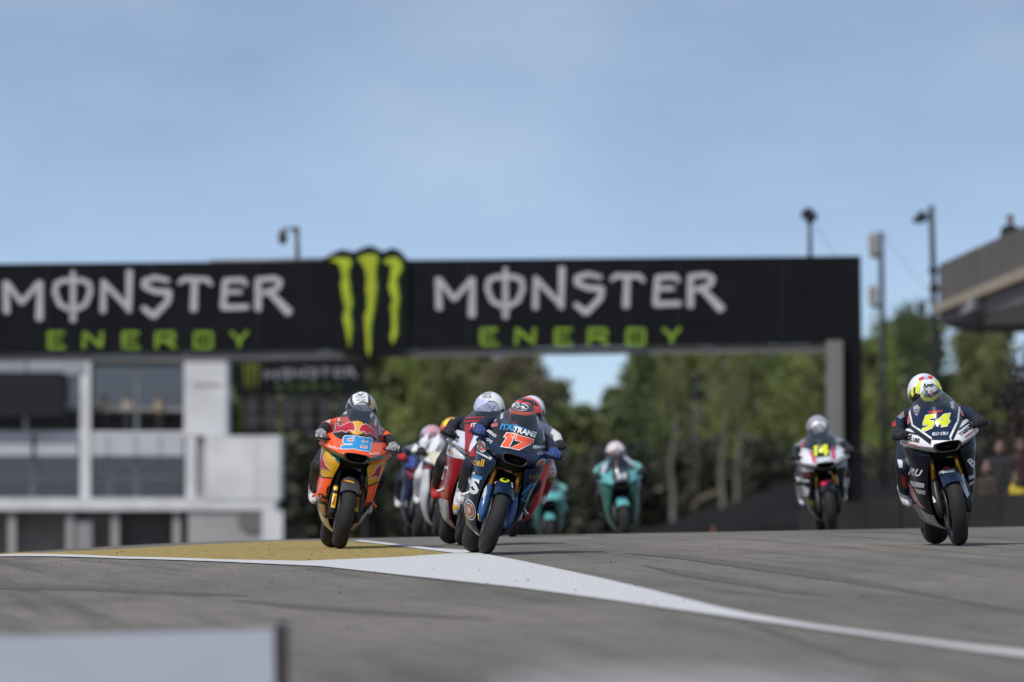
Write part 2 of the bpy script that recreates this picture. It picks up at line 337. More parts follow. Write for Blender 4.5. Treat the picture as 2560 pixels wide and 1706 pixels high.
# left leg of the bridge, out of the frame
adopt(ngon_prism('leg_panel', [(-520, 890.5), (-470, 890), (-470, 1420), (-520, 1420)], DB, .9, M_BLK), br)

# ------------------------------------------------------------------ start-light gantry with the small panel
DG = 430.0
sg = empty('start_light_gantry', (W(740, 1080, DG).x, DG, gz(-8, DG)))
tag(sg, 'small black start-light gantry hanging below the big bridge', 'gantry')
adopt(ngon_prism('sign_panel', [(582, 906), (912, 900), (914, 985), (586, 992)], DG, .5, M_BLK), sg)
adopt(ngon_prism('top_rail', [(575, 894), (918, 888), (918, 899), (575, 905)], DG + .1, .3, mat('dark_steel', (.03, .03, .03), .5, .3)), sg)
def zs(x, y): return (660 + (x - 165) * .1625 , 921 + (y - 135) * .125 - (x - 165) * .0035)
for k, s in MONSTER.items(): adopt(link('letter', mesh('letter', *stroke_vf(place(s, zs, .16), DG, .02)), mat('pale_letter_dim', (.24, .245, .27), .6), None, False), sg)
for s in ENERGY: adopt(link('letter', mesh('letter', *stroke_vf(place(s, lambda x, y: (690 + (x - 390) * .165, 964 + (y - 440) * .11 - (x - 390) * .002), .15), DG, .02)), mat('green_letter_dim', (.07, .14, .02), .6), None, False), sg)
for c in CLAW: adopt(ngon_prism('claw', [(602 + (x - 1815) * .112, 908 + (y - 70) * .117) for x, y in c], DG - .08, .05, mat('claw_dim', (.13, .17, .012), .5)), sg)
for i in range(6):
    x0 = 613 + i * 46
    o = adopt(pbox('light_box', x0, 994 - i * .8, x0 + 33, 1080, DG, .4, mat('light_housing', (.006, .006, .007), .4), None), sg)
    for r_ in range(2):
        c = W(x0 + 16.5, 1016 + r_ * 36, DG); lens = [(c.x + .26 * math.cos(a), DG - .05, c.z + .26 * math.sin(a)) for a in np.linspace(0, 2 * math.pi, 20, endpoint=False)]
        rim = [(c.x + .26 * math.cos(a), DG + .02, c.z + .26 * math.sin(a)) for a in np.linspace(0, 2 * math.pi, 20, endpoint=False)]
        v, f = rings_to_mesh([rim, lens], True, False); f.append(tuple(range(20, 40)))
        adopt(obj('lamp_lens', v, f, mat('unlit_lens', (.035, .033, .033), .35)), sg)
for y in (1001, 1036, 1074): adopt(pbox('cross_bar', 608, y, 885, y + 7, DG + .45, .1, mat('dark_steel', (.03, .03, .03)), None), sg)
adopt(ngon_prism('gantry_post', [(905, 986), (914, 986), (914, 1400), (905, 1400)], DG + .6, .3, mat('dark_steel', (.03, .03, .03)), None), sg)

# ------------------------------------------------------------------ pit building on the left
DP = 550.0; PXM = DP / FPX
M_WHITE = mat('white_render', (.60, .605, .615), .8, var=.07, scale=.6, dirt=(.48, .485, .50))
M_GREYW = mat('grey_render', (.31, .30, .295), .85, var=.15, scale=.5)
M_BALU = mat('frosted_glass', (.43, .435, .47), .35, var=.06, scale=.8)
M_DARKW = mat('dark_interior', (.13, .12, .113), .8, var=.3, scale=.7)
M_BAND = mat('roof_band', (.30, .31, .34), .7, var=.18, scale=.8)
def glass_mat():
    m = bpy.data.materials.new('tinted_glass'); m.use_nodes = True; t = m.node_tree; t.nodes.clear()
    o = N(t, 'ShaderNodeOutputMaterial'); a = N(t, 'ShaderNodeBsdfTransparent'); a.inputs[0].default_value = (.70, .68, .68, 1)
    g_ = N(t, 'ShaderNodeBsdfGlossy'); g_.inputs['Roughness'].default_value = .12; g_.inputs[0].default_value = (.7, .72, .76, 1)
    mx_ = N(t, 'ShaderNodeMixShader'); mx_.inputs[0].default_value = .18
    t.links.new(a.outputs[0], mx_.inputs[1]); t.links.new(g_.outputs[0], mx_.inputs[2]); t.links.new(mx_.outputs[0], o.inputs[0]); return m
M_GLASS = glass_mat()
pb = empty('pit_building', (W(300, 1300, DP).x, DP, gz(-20, DP)))
tag(pb, 'three-storey white pit building with balconies and glass behind the bridge', 'building')
def PB(name, x0, y0, x1, y1, m, off=0.0, depth=.4, bev=0): return adopt(pbox(name, x0, y0, x1, y1, DP + off, depth, m, None, bev), pb)
# rear shell, floors and ceilings
PB('rear_wall', -700, 900, 560, 1450, M_GREYW, 6.0, .5)
PB('roof', -700, 882, 214, 936, M_BAND, -1.2, 8); PB('roof', 215, 884, 566, 905, mat('roof_edge', (.16, .155, .16), .8), -.8, 8)
for x in (64, -130, -330): PB('roof_joint', x, 889, x + 5, 935, M_DARKW, -1.23, .04)
PB('soffit', 214, 906, 470, 914, mat('dark_steel', (.03, .03, .03)), -.4, 6)  # dark colour here paints the shadow line under the roof
PB('floor_slab', -700, 1079, 462, 1087, M_WHITE, -1.0, 7)
PB('floor_slab', -700, 1246, 688, 1276, M_WHITE, -1.6, 8)
# balustrade panels of the balcony
for i, (a, b) in enumerate(((-330, -205), (-202, -66), (-63, 80), (90, 195), (228, 268), (271, 338), (341, 400), (403, 459))): PB('balustrade_panel', a, 1088, b, 1140, M_BALU, -1.05, .06)
# tall columns
for a, b in ((200, 226), (-112, -86), (-420, -395)): PB('column', a, 905, b, 1246, M_WHITE, -1.15, .6)
PB('column', 464, 1089, 490, 1246, M_WHITE, -1.15, .6)
PB('stair_tower', 460, 906, 566, 1089, M_WHITE, -1.2, 7); PB('tower_recess', 482, 958, 555, 966, M_GREYW, -1.23, .05)
# glazing, upper floor and first floor, with mullions
for a, b in ((-320, -115), (-84, 60), (62, 198), (228, 338), (344, 458)):
    PB('window_pane', a, 914, b, 1024, M_GLASS, .8, .05)
for x in (60, 338): PB('mullion', x, 914, x + 7, 1079, M_WHITE, .7, .2)
PB('rail', 228, 1021, 460, 1027, M_GREYW, .6, .1); PB('rail', 165, 1006, 200, 1018, M_WHITE, .5, .2)
for a, b in ((-300, -115), (-84, 78), (92, 198), (228, 270), (280, 336), (348, 462)):
    for y0, y1 in ((1141, 1190), (1200, 1245)): PB('window_pane', a, y0, b, y1, M_GLASS, .4, .05)
for x in (78, 270, 336): PB('mullion', x, 1141, x + 11, 1246, mat('mullion_grey', (.27, .27, .28), .7), .3, .2)
PB('transom', -300, 1191, 462, 1199, mat('mullion_grey', (.27, .27, .28), .7), .32, .15)
PB('ceiling', -700, 1030, 470, 1034, M_GREYW, 2.0, 4)
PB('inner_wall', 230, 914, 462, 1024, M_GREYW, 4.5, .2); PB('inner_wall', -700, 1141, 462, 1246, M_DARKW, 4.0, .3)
# white block on the right with its end pillar, and the garages below
PB('white_block', 512, 1090, 700, 1249, M_WHITE, -1.65, 8)
PB('block_joint', 640, 1092, 642, 1247, M_GREYW, -1.665, .02); PB('side_strip', 492, 1090, 511, 1246, M_GREYW, -.9, 4)
PB('end_pillar', 655, 1277, 706, 1450, M_WHITE, -1.6, 2.2)
PB('garage_wall', 470, 1277, 654, 1450, M_GREYW, -1.45, .5)
v, f = lathe_x([(-.03, .02), (-.03, .62), (.03, .72), (.06, .72), (.06, .5)], 28); c = W(632, 1300, DP - 1.5)
o = obj('round_vent', [(c.x + y, c.y + x - .02, c.z + z) for x, y, z in v], f, M_DARKW); adopt(o, pb)
PB('garage_back', -700, 1277, 470, 1450, mat('garage_brown', (.17, .15, .14), .85, var=.35, scale=.6), -.2, .3)
for x in (165, 278, 432, 20, -120, -260): PB('garage_pillar', x, 1277, x + 19, 1450, M_GREYW, -1.3, .6)
for a, b in ((298, 428), (455, 470)): PB('garage_door', a, 1288, b, 1450, mat('dark_door', (.05, .045, .042), .6), -.35, .1)
for i in range(6): PB('tyre_stack', 190 + i * 0, 1300, 230, 1450, mat('stack_grey', (.24, .24, .25), .8), -1.2, .8) if i == 0 else None
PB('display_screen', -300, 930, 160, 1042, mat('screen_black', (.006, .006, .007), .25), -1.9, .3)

# ------------------------------------------------------------------ grandstand deck on the right
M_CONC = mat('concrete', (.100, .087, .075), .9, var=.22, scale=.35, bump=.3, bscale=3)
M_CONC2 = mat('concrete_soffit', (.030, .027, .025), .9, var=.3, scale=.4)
M_TAN = mat('tan_strip', (.34, .275, .20), .8, var=.15, scale=.5)
gs = empty('grandstand_deck', (W(2400, 800, 300).x, 300, gz(12, 300))); tag(gs, 'raised concrete grandstand deck jutting in from the picture edge', 'grandstand')
def hull(name, sec0, sec1, m):      # two matching cross-sections (world points) bridged into a solid
    n = len(sec0); v = list(sec0) + list(sec1)
    f = [tuple(range(n))] + [tuple(range(2 * n - 1, n - 1, -1))] + [(i, i + n, (i + 1) % n + n, (i + 1) % n) for i in range(n)]
    me = mesh(name, v, f); bm = bmesh.new(); bm.from_mesh(me); bmesh.ops.recalc_face_normals(bm, faces=bm.faces); bm.to_mesh(me); bm.free()
    return adopt(link(name, me, m, None, False), gs)
def deckrow(yy, zz, dd): return None
A = lambda px, py: W(px, py, 320); B = lambda px, py: W(px, py, 243)
# parapet (sloping outwards), strip, fascia and soffit run towards the camera on the right
ext = Vector((9, 0, 0))
def beam(name, a0, a1, b0, b1, m, push=0):
    p = Vector((push, 0, 0)); hull(name, [A(*a0) - p, A(*a1) - p, A(*a1) + ext, A(*a0) + ext], [B(*b0) - p, B(*b1) - p, B(*b1) + ext, B(*b0) + ext], m)
beam('parapet', (2347, 662), (2347, 764), (2700, 503), (2700, 612), M_CONC)
beam('ledge_strip', (2344, 766), (2344, 786), (2700, 614), (2700, 648), M_TAN, .15)
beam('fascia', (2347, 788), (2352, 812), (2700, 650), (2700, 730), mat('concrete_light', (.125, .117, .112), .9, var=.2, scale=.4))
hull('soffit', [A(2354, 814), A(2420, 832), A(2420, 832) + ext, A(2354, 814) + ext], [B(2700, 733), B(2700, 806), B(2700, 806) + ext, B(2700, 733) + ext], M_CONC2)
for i, px in enumerate((2470,)):
    pass
hull('banner_patch', [A(2400, 790) - Vector((.35, .5, 0)), A(2400, 806) - Vector((.35, .5, 0)), A(2400, 806), A(2400, 790)], [W(2480, 742, 291) - Vector((.5, .5, 0)), W(2480, 772, 291) - Vector((.5, .5, 0)), W(2480, 772, 291), W(2480, 742, 291)], mat('pale_banner', (.30, .30, .31), .7))

# ------------------------------------------------------------------ wall and earth bank on the right, behind the crest
M_WALL = mat('stained_wall', (.036, .033, .031), .9, spec=.1, var=.3, scale=.5, bump=.3, bscale=2)
rw = empty('concrete_barrier', (W(2300, 1330, 200).x, 200, gz(7, 200))); tag(rw, 'low grey concrete barrier wall behind the rider with number 54', 'wall')
for i in range(9):
    x0 = 2000 + i * 84; top = 1252 - i * 2.5 if i > 1 else 1272 - i * 14
    adopt(ngon_prism('wall_block', [(x0, top), (x0 + 82, top - 3), (x0 + 82, 1420), (x0, 1420)], 200 + (i % 2) * .03, .4, M_WALL), rw)
def bank_mesh():
    v, f = [], []; nx_, ny_ = 40, 8
    for j in range(ny_):
        for i in range(nx_):
            px = 1500 + i * 30; d = 330 + j * 12
            base = 1345; top = 1335 - 130 * max(0, min(1, (px - 1560) / 420)) ** 1.1
            t = j / (ny_ - 1); py = base + (top - base) * (t ** .8)
            p = W(px, py, d); p.z += .35 * pnoise(Vector((px * .03, d * .1, 3.1))) ; v.append(p)
    for j in range(ny_ - 1):
        for i in range(nx_ - 1): f.append((j * nx_ + i, j * nx_ + i + 1, (j + 1) * nx_ + i + 1, (j + 1) * nx_ + i))
    return v, f
tag(obj('earth_bank', *bank_mesh(), mat('shaded_earth', (.011, .0092, .008), .95, spec=.05, var=.4, scale=.25, bump=.5, bscale=2), None, True), 'brown earth bank with tree shade in its colour, rising towards the bridge leg', None, None, 'structure')  # soil colour kept near black to hold the shade of the trees

# ------------------------------------------------------------------ trees
def leaf_mat(name, c, var=.45):
    m = bpy.data.materials.new(name); m.use_nodes = True; t = m.node_tree; b = t.nodes['Principled BSDF']; b.inputs['Roughness'].default_value = .6
    co = N(t, 'ShaderNodeTexCoord'); n = N(t, 'ShaderNodeTexNoise'); n.inputs['Scale'].default_value = .55; n.inputs['Detail'].default_value = 4
    rp = N(t, 'ShaderNodeValToRGB'); e = rp.color_ramp.elements; e[0].position = .32; e[1].position = .68
    e[0].color = (*[x * (1 - var) for x in c], 1); e[1].color = (*[x * (1 + var) for x in c], 1)
    t.links.new(co.outputs['Object'], n.inputs[0]); t.links.new(n.outputs[0], rp.inputs[0]); t.links.new(rp.outputs[0], b.inputs['Base Color'])
    b.inputs['Transmission Weight'].default_value = 0
    return m
L_GREEN = leaf_mat('leaf_fresh_green', (.145, .180, .034)); L_OLIVE = leaf_mat('leaf_olive', (.115, .125, .032)); L_DARK = leaf_mat('leaf_deep_green', (.060, .092, .024)); L_BROWN = leaf_mat('leaf_brownish', (.090, .075, .036))
M_BARK = mat('bark', (.05, .04, .03), .9, var=.3, scale=1); M_BIRCH = mat('birch_bark', (.11, .105, .085), .85, var=.5, scale=1.5)
def crown_mesh(rx, rz, n, seed, leaf=.42, blobs=16, zlow=-.9):
    r = np.random.default_rng(seed); C = []
    for i in range(blobs):
        a = r.uniform(0, 2 * math.pi); u = r.uniform(zlow, .95); q = math.sqrt(max(.05, 1 - u * u)) * r.uniform(.35, .9)
        C.append((math.cos(a) * q * rx, math.sin(a) * q * rx, u * rz, r.uniform(.28, .5) * rx))
    idx = r.integers(0, blobs, n); C = np.array(C)[idx]
    d = r.normal(size=(n, 3)); d /= np.linalg.norm(d, axis=1)[:, None]; rad = r.uniform(.35, 1.08, n) ** .6
    P = C[:, :3] + d * (C[:, 3] * rad)[:, None] * np.array([1, 1, .85])
    a = r.normal(size=(n, 3)); a /= np.linalg.norm(a, axis=1)[:, None]; b = np.cross(a, r.normal(size=(n, 3))); b /= np.linalg.norm(b, axis=1)[:, None]
    s = (leaf * r.uniform(.5, 1.2, n))[:, None]
    V = np.stack([P - a * s * .5, P + b * s * .32, P + a * s * .5, P - b * s * .32], 1).reshape(-1, 3)
    F = np.arange(4 * n).reshape(-1, 4)
    me = bpy.data.meshes.new('crown'); me.from_pydata(V.tolist(), [], F.tolist()); me.update(); return me
CROWNS = [crown_mesh(1, 1.25, 4200, 11 + i, .10, 18 + 3 * i) for i in range(4)]
def trunk_vf(h, r0, seed):
    rr = random.Random(seed); pts = [(0, 0, 0)]
    for i in range(1, 7): pts.append((rr.uniform(-.12, .12) * i * .5, rr.uniform(-.1, .1) * i * .4, h * i / 6))
    L = [tube_vf(pts, [r0 * (1 - .13 * i) for i in range(7)], 8)]
    for k in range(3):
        a = rr.uniform(0, 6.28); b = pts[3 + k % 3]; q = h * rr.uniform(.18, .3)
        L.append(tube_vf([b, (b[0] + math.cos(a) * q * .6, b[1] + math.sin(a) * q * .6, b[2] + q * .6), (b[0] + math.cos(a) * q, b[1] + math.sin(a) * q, b[2] + q * 1.3)], [r0 * .4, r0 * .25, r0 * .1], 6))
    return join_vf(*L)
def tree(name, px, top, d, wpx, hpx, m, label, bark=None, seed=0):
    """crown: top edge at pixel row top, wpx wide and hpx tall at distance d"""
    t = W(px, top, d); s = d / FPX; z0 = gz(t.x, d); rx = wpx * s / 2; rz = hpx * s / 2
    root = empty(name, (t.x, d, z0)); tag(root, label, 'tree', 'trees beyond the track')
    c = link('crown', CROWNS[seed % 4], m, root, False); c.scale = (rx * .95, rx * .95, rz * .78); c.location = (0, 0, t.z - z0 - rz); c.rotation_euler.z = seed * 1.7
    obj('trunk', *trunk_vf(t.z - z0 - rz * .8, .16 + rx * .04, seed), bark or M_BARK, root, True); return root
TT = [('tree', 2190, 815, 620, 150, 420, L_GREEN, 'fresh green tree just beside the black bridge leg, under the antenna mast'),
 ('tree', 2280, 775, 640, 150, 420, L_DARK, 'dark green pointed tree behind the tall camera mast'),
 ('tree', 2440, 800, 600, 190, 440, L_OLIVE, 'olive green tree under the grandstand deck'),
 ('tree', 2585, 880, 640, 120, 420, L_DARK, 'deep green tree at the picture edge below the grandstand deck'),
 ('tree', 1000, 862, 640, 190, 430, L_GREEN, 'green tree rising behind the small start-light gantry'),
 ('tree', 1120, 872, 655, 150, 430, L_OLIVE, 'olive tree above the riders following the red bike'),
 ('tree', 1290, 880, 620, 210, 380, L_BROWN, 'brownish tree above the red and black helmet, left of the sky gap'),
 ('tree', 1230, 930, 660, 160, 400, L_OLIVE, 'lower olive tree above the white helmet of the red bike'),
 ('tree', 1610, 850, 640, 180, 440, L_DARK, 'dark tree with a ragged edge right of the sky gap'),
 ('tree', 1720, 825, 655, 190, 440, L_GREEN, 'sunny green tree behind the loudspeaker pole'),
 ('tree', 1900, 805, 650, 230, 460, L_GREEN, 'broad bright green tree between birch trunks and grey bridge post'),
 ('tree', 2060, 830, 660, 200, 440, L_OLIVE, 'olive green tree behind the grey bridge post')]
for i, a in enumerate(TT): tree(*a, seed=i)
for i, (px, lb, d) in enumerate(((1680, 'pale birch trunk left of the loudspeaker pole', 560), (1806, 'palest birch trunk right of the loudspeaker pole', 555), (1848, 'slim grey birch trunk nearest the bright green tree', 570))):
    t = tree('birch_tree', px, 840 + i * 14, d, 90, 200, L_OLIVE, lb, M_BIRCH, seed=20 + i)
# the wood behind reads as one mass
def wood():
    r = np.random.default_rng(5); V = []; n = 0
    L = []
    for i in range(135):
        px = 330 + i * 23 + r.uniform(-10, 10); d = 690 + r.uniform(0, 50)
        top = 890 + 25 * math.sin(i * 1.3) + r.uniform(-20, 20)
        if 1390 < px < 1530: top = 1030 + r.uniform(-15, 20)
        elif 1330 < px < 1590: top = 965 + r.uniform(-15, 20)
        elif px > 2140: top = next(v for lim, v in ((2198, 845), (2222, 905), (2338, 800), (2405, 935), (2505, 835), (9999, 955)) if px < lim) + r.uniform(-12, 12)
        t = W(px, top, d); b = W(px, 1400, d); k = 1300
        z = b.z + (t.z - b.z) * np.sqrt(r.uniform(0, 1, k)); x = t.x + r.normal(0, .62, k) * (1.15 - .5 * (z - b.z) / (t.z - b.z)); y = d + r.normal(0, 1.6, k)
        L.append(np.stack([x, y, z], 1))
    P = np.concatenate(L); n = len(P)
    a = r.normal(size=(n, 3)); a /= np.linalg.norm(a, axis=1)[:, None]; b = np.cross(a, r.normal(size=(n, 3))); b /= np.linalg.norm(b, axis=1)[:, None]
    s = r.uniform(.35, .8, n)[:, None]
    V = np.stack([P - a * s * .5, P + b * s * .35, P + a * s * .5, P - b * s * .35], 1).reshape(-1, 3)
    me = bpy.data.meshes.new('woods'); me.from_pydata(V.tolist(), [], np.arange(4 * n).reshape(-1, 4).tolist()); me.update()
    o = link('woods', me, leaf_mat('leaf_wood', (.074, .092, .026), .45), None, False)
    tag(o, 'dark green wood filling the background behind the riders', 'woods', None, 'stuff')
wood()

def shade_bushes():  # near-black bushes added in place of the shade under the trees
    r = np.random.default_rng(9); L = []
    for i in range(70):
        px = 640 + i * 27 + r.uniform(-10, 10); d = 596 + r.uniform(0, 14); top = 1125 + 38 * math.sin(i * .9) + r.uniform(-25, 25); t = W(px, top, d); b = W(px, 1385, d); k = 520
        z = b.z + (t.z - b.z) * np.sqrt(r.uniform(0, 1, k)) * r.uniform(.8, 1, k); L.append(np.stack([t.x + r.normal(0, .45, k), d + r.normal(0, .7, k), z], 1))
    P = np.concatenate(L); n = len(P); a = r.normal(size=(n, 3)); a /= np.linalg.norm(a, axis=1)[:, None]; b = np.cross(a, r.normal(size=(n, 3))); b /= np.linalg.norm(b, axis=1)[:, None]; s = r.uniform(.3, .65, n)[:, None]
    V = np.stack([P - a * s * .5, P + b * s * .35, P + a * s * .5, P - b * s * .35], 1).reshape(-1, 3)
    me = bpy.data.meshes.new('shade_bushes'); me.from_pydata(V.tolist(), [], np.arange(4 * n).reshape(-1, 4).tolist()); me.update()
    tag(link('shade_bushes', me, leaf_mat('leaf_shade', (.024, .027, .012), .5), None, False), 'dark bushes added as the shade along the foot of the wood', 'shade_bushes', None, 'stuff')
shade_bushes()

# ------------------------------------------------------------------ masts, cameras, loudspeakers
M_POLE = mat('pole_grey', (.04, .04, .043), .6, .2); M_DK = mat('device_black', (.012, .012, .014), .5); M_PALE = mat('antenna_beige', (.30, .26, .21), .6)
def mast(name, pts, d, label, cat, r=.05, m=None):
    P = [W(x, y, d) for x, y in pts]; root = empty(name, (P[0].x, d, P[0].z)); tag(root, label, cat)
    adopt(obj('pole', *tube_vf([(p.x, p.y, p.z) for p in P], r, 8), m or M_POLE, None, True), root); return root
def blob(name, px, py, wpx, hpx, d, m, root, depth=None, bev=.3):
    a = W(px, py, d); s = d / FPX; w_, h_ = wpx * s, hpx * s; dp = depth or w_
    me = mesh(name, *boxv(a.x - w_ / 2, a.x + w_ / 2, d - dp / 2, d + dp / 2, a.z - h_ / 2, a.z + h_ / 2)); bm = bmesh.new(); bm.from_mesh(me)
    bmesh.ops.bevel(bm, geom=bm.edges[:], offset=min(w_, h_) * bev, segments=2, affect='EDGES'); bm.to_mesh(me); bm.free()
    return adopt(link(name, me, m, None, False), root)
cm_ = mast('hanging_camera', [(744, 660), (743, 572)], DB + 2.2, 'domed camera hanging from a bracket left of the claw emblem', 'camera', .06, mat('rust_grey', (.07, .062, .055), .7))
adopt(ngon_prism('bracket', [(742, 566), (749, 568), (746, 592), (738, 588), (728, 575), (706, 576), (706, 571), (728, 569)], DB + 2.15, .1, mat('rust_grey', (.07, .062, .055))), cm_)
for y0, y1, m_, w0, w1 in ((573, 600, mat('rust_grey', (.07, .062, .055)), .06, .12), (600, 612, M_DK, .12, .03)):
    a, b = W(707, y0, DB + 2.2), W(707, y1, DB + 2.2)
    adopt(obj('camera_dome', *tube_vf([a, (a + b) / 2, b], [w0, .13 if y0 < 590 else .11, w1], 12), m_, None, True), cm_)
rs = mast('roof_rail', [(525, 655), (830, 650)], DB + 1.4, 'thin grey rail behind the bridge top below the hanging camera', 'rail', .06, M_STEEL)
sp = mast('loudspeaker_mast', [(2025, 660), (2025, 548)], DB + 3, 'short pole with a square black loudspeaker above the bridge', 'loudspeaker', .055)
blob('speaker_box', 2023, 539, 40, 36, DB + 3, M_DK, sp); blob('speaker_horn', 2012, 532, 16, 16, DB + 2.8, M_DK, sp); blob('speaker_horn', 2034, 546, 15, 18, DB + 2.8, M_DK, sp)
an = mast('antenna_mast', [(2212, 1400), (2207, 900), (2204, 700), (2202, 580)], 400, 'slim antenna mast with two beige panels beside the bridge', 'antenna', .10)
blob('antenna_panel', 2182, 612, 20, 62, 400, M_PALE, an, .2); blob('panel_bracket', 2190, 640, 30, 12, 400, M_DK, an, .1)
blob('antenna_panel', 2182, 738, 22, 54, 400, M_PALE, an, .2); blob('panel_bracket', 2190, 766, 32, 10, 400, M_DK, an, .1)
tm = mast('camera_mast', [(2344, 1400), (2338, 900), (2334, 700), (2328, 515)], 330, 'tall black camera mast between the antenna and the grandstand deck', 'mast', .085, M_DK)
blob('camera_head', 2305, 543, 34, 30, 330, M_DK, tm); blob('camera_arm', 2322, 543, 26, 10, 330, M_DK, tm, .1); blob('lens_hood', 2290, 551, 18, 18, 330, M_DK, tm)
blob('junction_box', 2334, 677, 27, 28, 330, M_DK, tm); blob('junction_box', 2336, 722, 25, 34, 330, M_DK, tm)
adopt(obj('lamp_arm', *tube_vf([W(2334, 752, 330), W(2315, 748, 330), W(2305, 756, 330)], .025, 6), M_DK, None, True), tm); blob('dome_camera', 2303, 770, 17, 30, 330, M_DK, tm)
lp = mast('loudspeaker_pole', [(1745, 1380), (1740, 1100), (1738, 930)], 480, 'pole with two black loudspeakers in front of the trees', 'loudspeaker', .07, mat('pole_dim', (.06, .06, .055), .7))
blob('speaker_box', 1739, 952, 24, 26, 480, M_DK, lp); blob('speaker_box', 1739, 984, 20, 28, 480, M_DK, lp); blob('speaker_horn', 1717, 1027, 18, 18, 480, M_DK, lp)
for i, (a, b, lb) in enumerate((((2040, 565), (2090, 640), 'thin stay wire from the loudspeaker mast to the bridge'), ((2208, 585), (2330, 740), 'thin wire sagging from antenna mast to camera mast'))):
    P, Q = W(*a, 330 + i * 20), W(*b, 330 + i * 20); tag(tube('stay_wire', [P, (P + Q) / 2 - Vector((0, 0, .06)), Q], .008, M_POLE, None, 6), lb, 'wire')
tag(ngon_prism('fallen_branch', [(1726, 1268), (1738, 1246), (1764, 1234), (1800, 1222), (1806, 1230), (1768, 1244), (1746, 1254), (1734, 1270)], 540, .25, mat('dry_wood', (.13, .105, .075), .9)), 'dry beige branch lying against the trees', 'branch')
tc_ = W(1783, 1325, 250); vf = lathe_x([(0, .10), (.02, .10), (.02, .07), (.26, .02), (.26, .0)], 14)
tag(obj('traffic_cone', [(tc_.x + y, tc_.y + z, gz(tc_.x, 250) + .30 + x) for x, y, z in vf[0]], vf[1], mat('cone_orange', (.16, .06, .02), .6)), 'tiny orange traffic cone beyond the crest', 'cone')
# ------------------------------------------------------------------ out-of-focus board close to the camera
DF = 43.0
fb = empty('trackside_board', (W(340, 1706, DF).x, DF, gz(-1, DF))); tag(fb, 'blurred white trackside board with a dark end post in the foreground', 'board')
adopt(ngon_prism('board_face', [(-700, 1608), (0, 1592), (684, 1574), (690, 2000), (-700, 2000)], DF, .04, mat('board_white', (.38, .415, .475), .6, var=.04, scale=2)), fb)
adopt(ngon_prism('end_post', [(686, 1566), (700, 1556), (722, 1560), (724, 2000), (692, 2000)], DF + .02, .05, mat('post_dark', (.035, .033, .036), .6)), fb)
a_, b_ = W(1230, 1722, 13), W(2230, 1722, 13); zb = gz(0, 13)
fo = empty('haze_barrier', ((a_.x + b_.x) / 2, 13, zb)); tag(fo, 'pale blurred form added for the haze along the bottom picture edge', 'barrier')  # pale form added close to the camera for the soft haze
adopt(obj('haze_roll', *tube_vf([(a_.x, 13, a_.z - .12), (a_.x + .03, 13, a_.z - .12), (b_.x - .03, 13, a_.z - .12), (b_.x, 13, a_.z - .12)], [.08, .12, .12, .08], 20), mat('haze_pale', (.36, .34, .365), .8), None, True), fo)
adopt(box('barrier_base', a_.x + .01, b_.x - .01, 12.92, 13.08, zb, a_.z - .2, mat('haze_pale', (.36, .34, .365)), None), fo)
# ------------------------------------------------------------------ motorcycles: shared shapes in bike space (front axle y=0, rear axle y=1.38, nose towards -y, z up)
def row_pt(s, row, pz=1.3, py=1.8):
    xh, zc, zs_, yc, ys_ = row; a = abs(s); x = xh * math.copysign(a ** .92, s)
    return (x, yc + (ys_ - yc) * a ** py, zc + (zs_ - zc) * a ** pz)
def loft(rows, per, ncol, fn):
    R_ = catmull(rows, per); return [[fn(-1 + 2 * j / (ncol - 1), r) for j in range(ncol)] for r in R_]
def grid_vf(G, keep=None):
    n = len(G[0]); v = [p for r in G for p in r]; f = []
    for i in range(len(G) - 1):
        for j in range(n - 1):
            q = (i * n + j, i * n + j + 1, (i + 1) * n + j + 1, (i + 1) * n + j)
            c = sum((Vector(v[k]) for k in q), Vector()) / 4
            if keep is None or keep(c): f.append(q)
    return v, f
NOSE = [(.13, .740, .750, .02, .20), (.245, .746, .797, -.11, .22), (.308, .766, .850, -.225, .21), (.314, .784, .864, -.240, .20), (.300, .826, .890, -.215, .20), (.272, .884, .926, -.150, .215), (.240, .942, .964, -.075, .23)]
INTAKE = [(x, z + .071) for x, z in [(-.085, .742), (-.096, .715), (-.070, .684), (-.03, .676), (.03, .676), (.070, .684), (.096, .715), (.085, .742), (.03, .748), (-.03, .748)]]
def in_poly(x, y, P):
    c = False; n = len(P)
    for i in range(n):
        a, b = P[i], P[(i + 1) % n]
        if (a[1] > y) != (b[1] > y) and x < (b[0] - a[0]) * (y - a[1]) / (b[1] - a[1]) + a[0]: c = not c
    return c
nose_vf = grid_vf(loft(NOSE, 7, 61, row_pt), lambda c: not (c.y < -.1 and in_poly(c.x, c.z, INTAKE)))
NOSE_ME = mesh('nose_fairing', *nose_vf)
SCREEN = [(.238, .942, .964, -.072, .232), (.224, 1.012, 1.016, -.030, .25), (.198, 1.095, 1.078, .028, .272), (.160, 1.172, 1.136, .088, .292), (.112, 1.236, 1.190, .142, .308), (.060, 1.272, 1.240, .180, .30)]
SCREEN_ME = mesh('windscreen', *grid_vf(loft(SCREEN, 6, 41, lambda s, r: row_pt(s, r, 2.0, 2.0))))
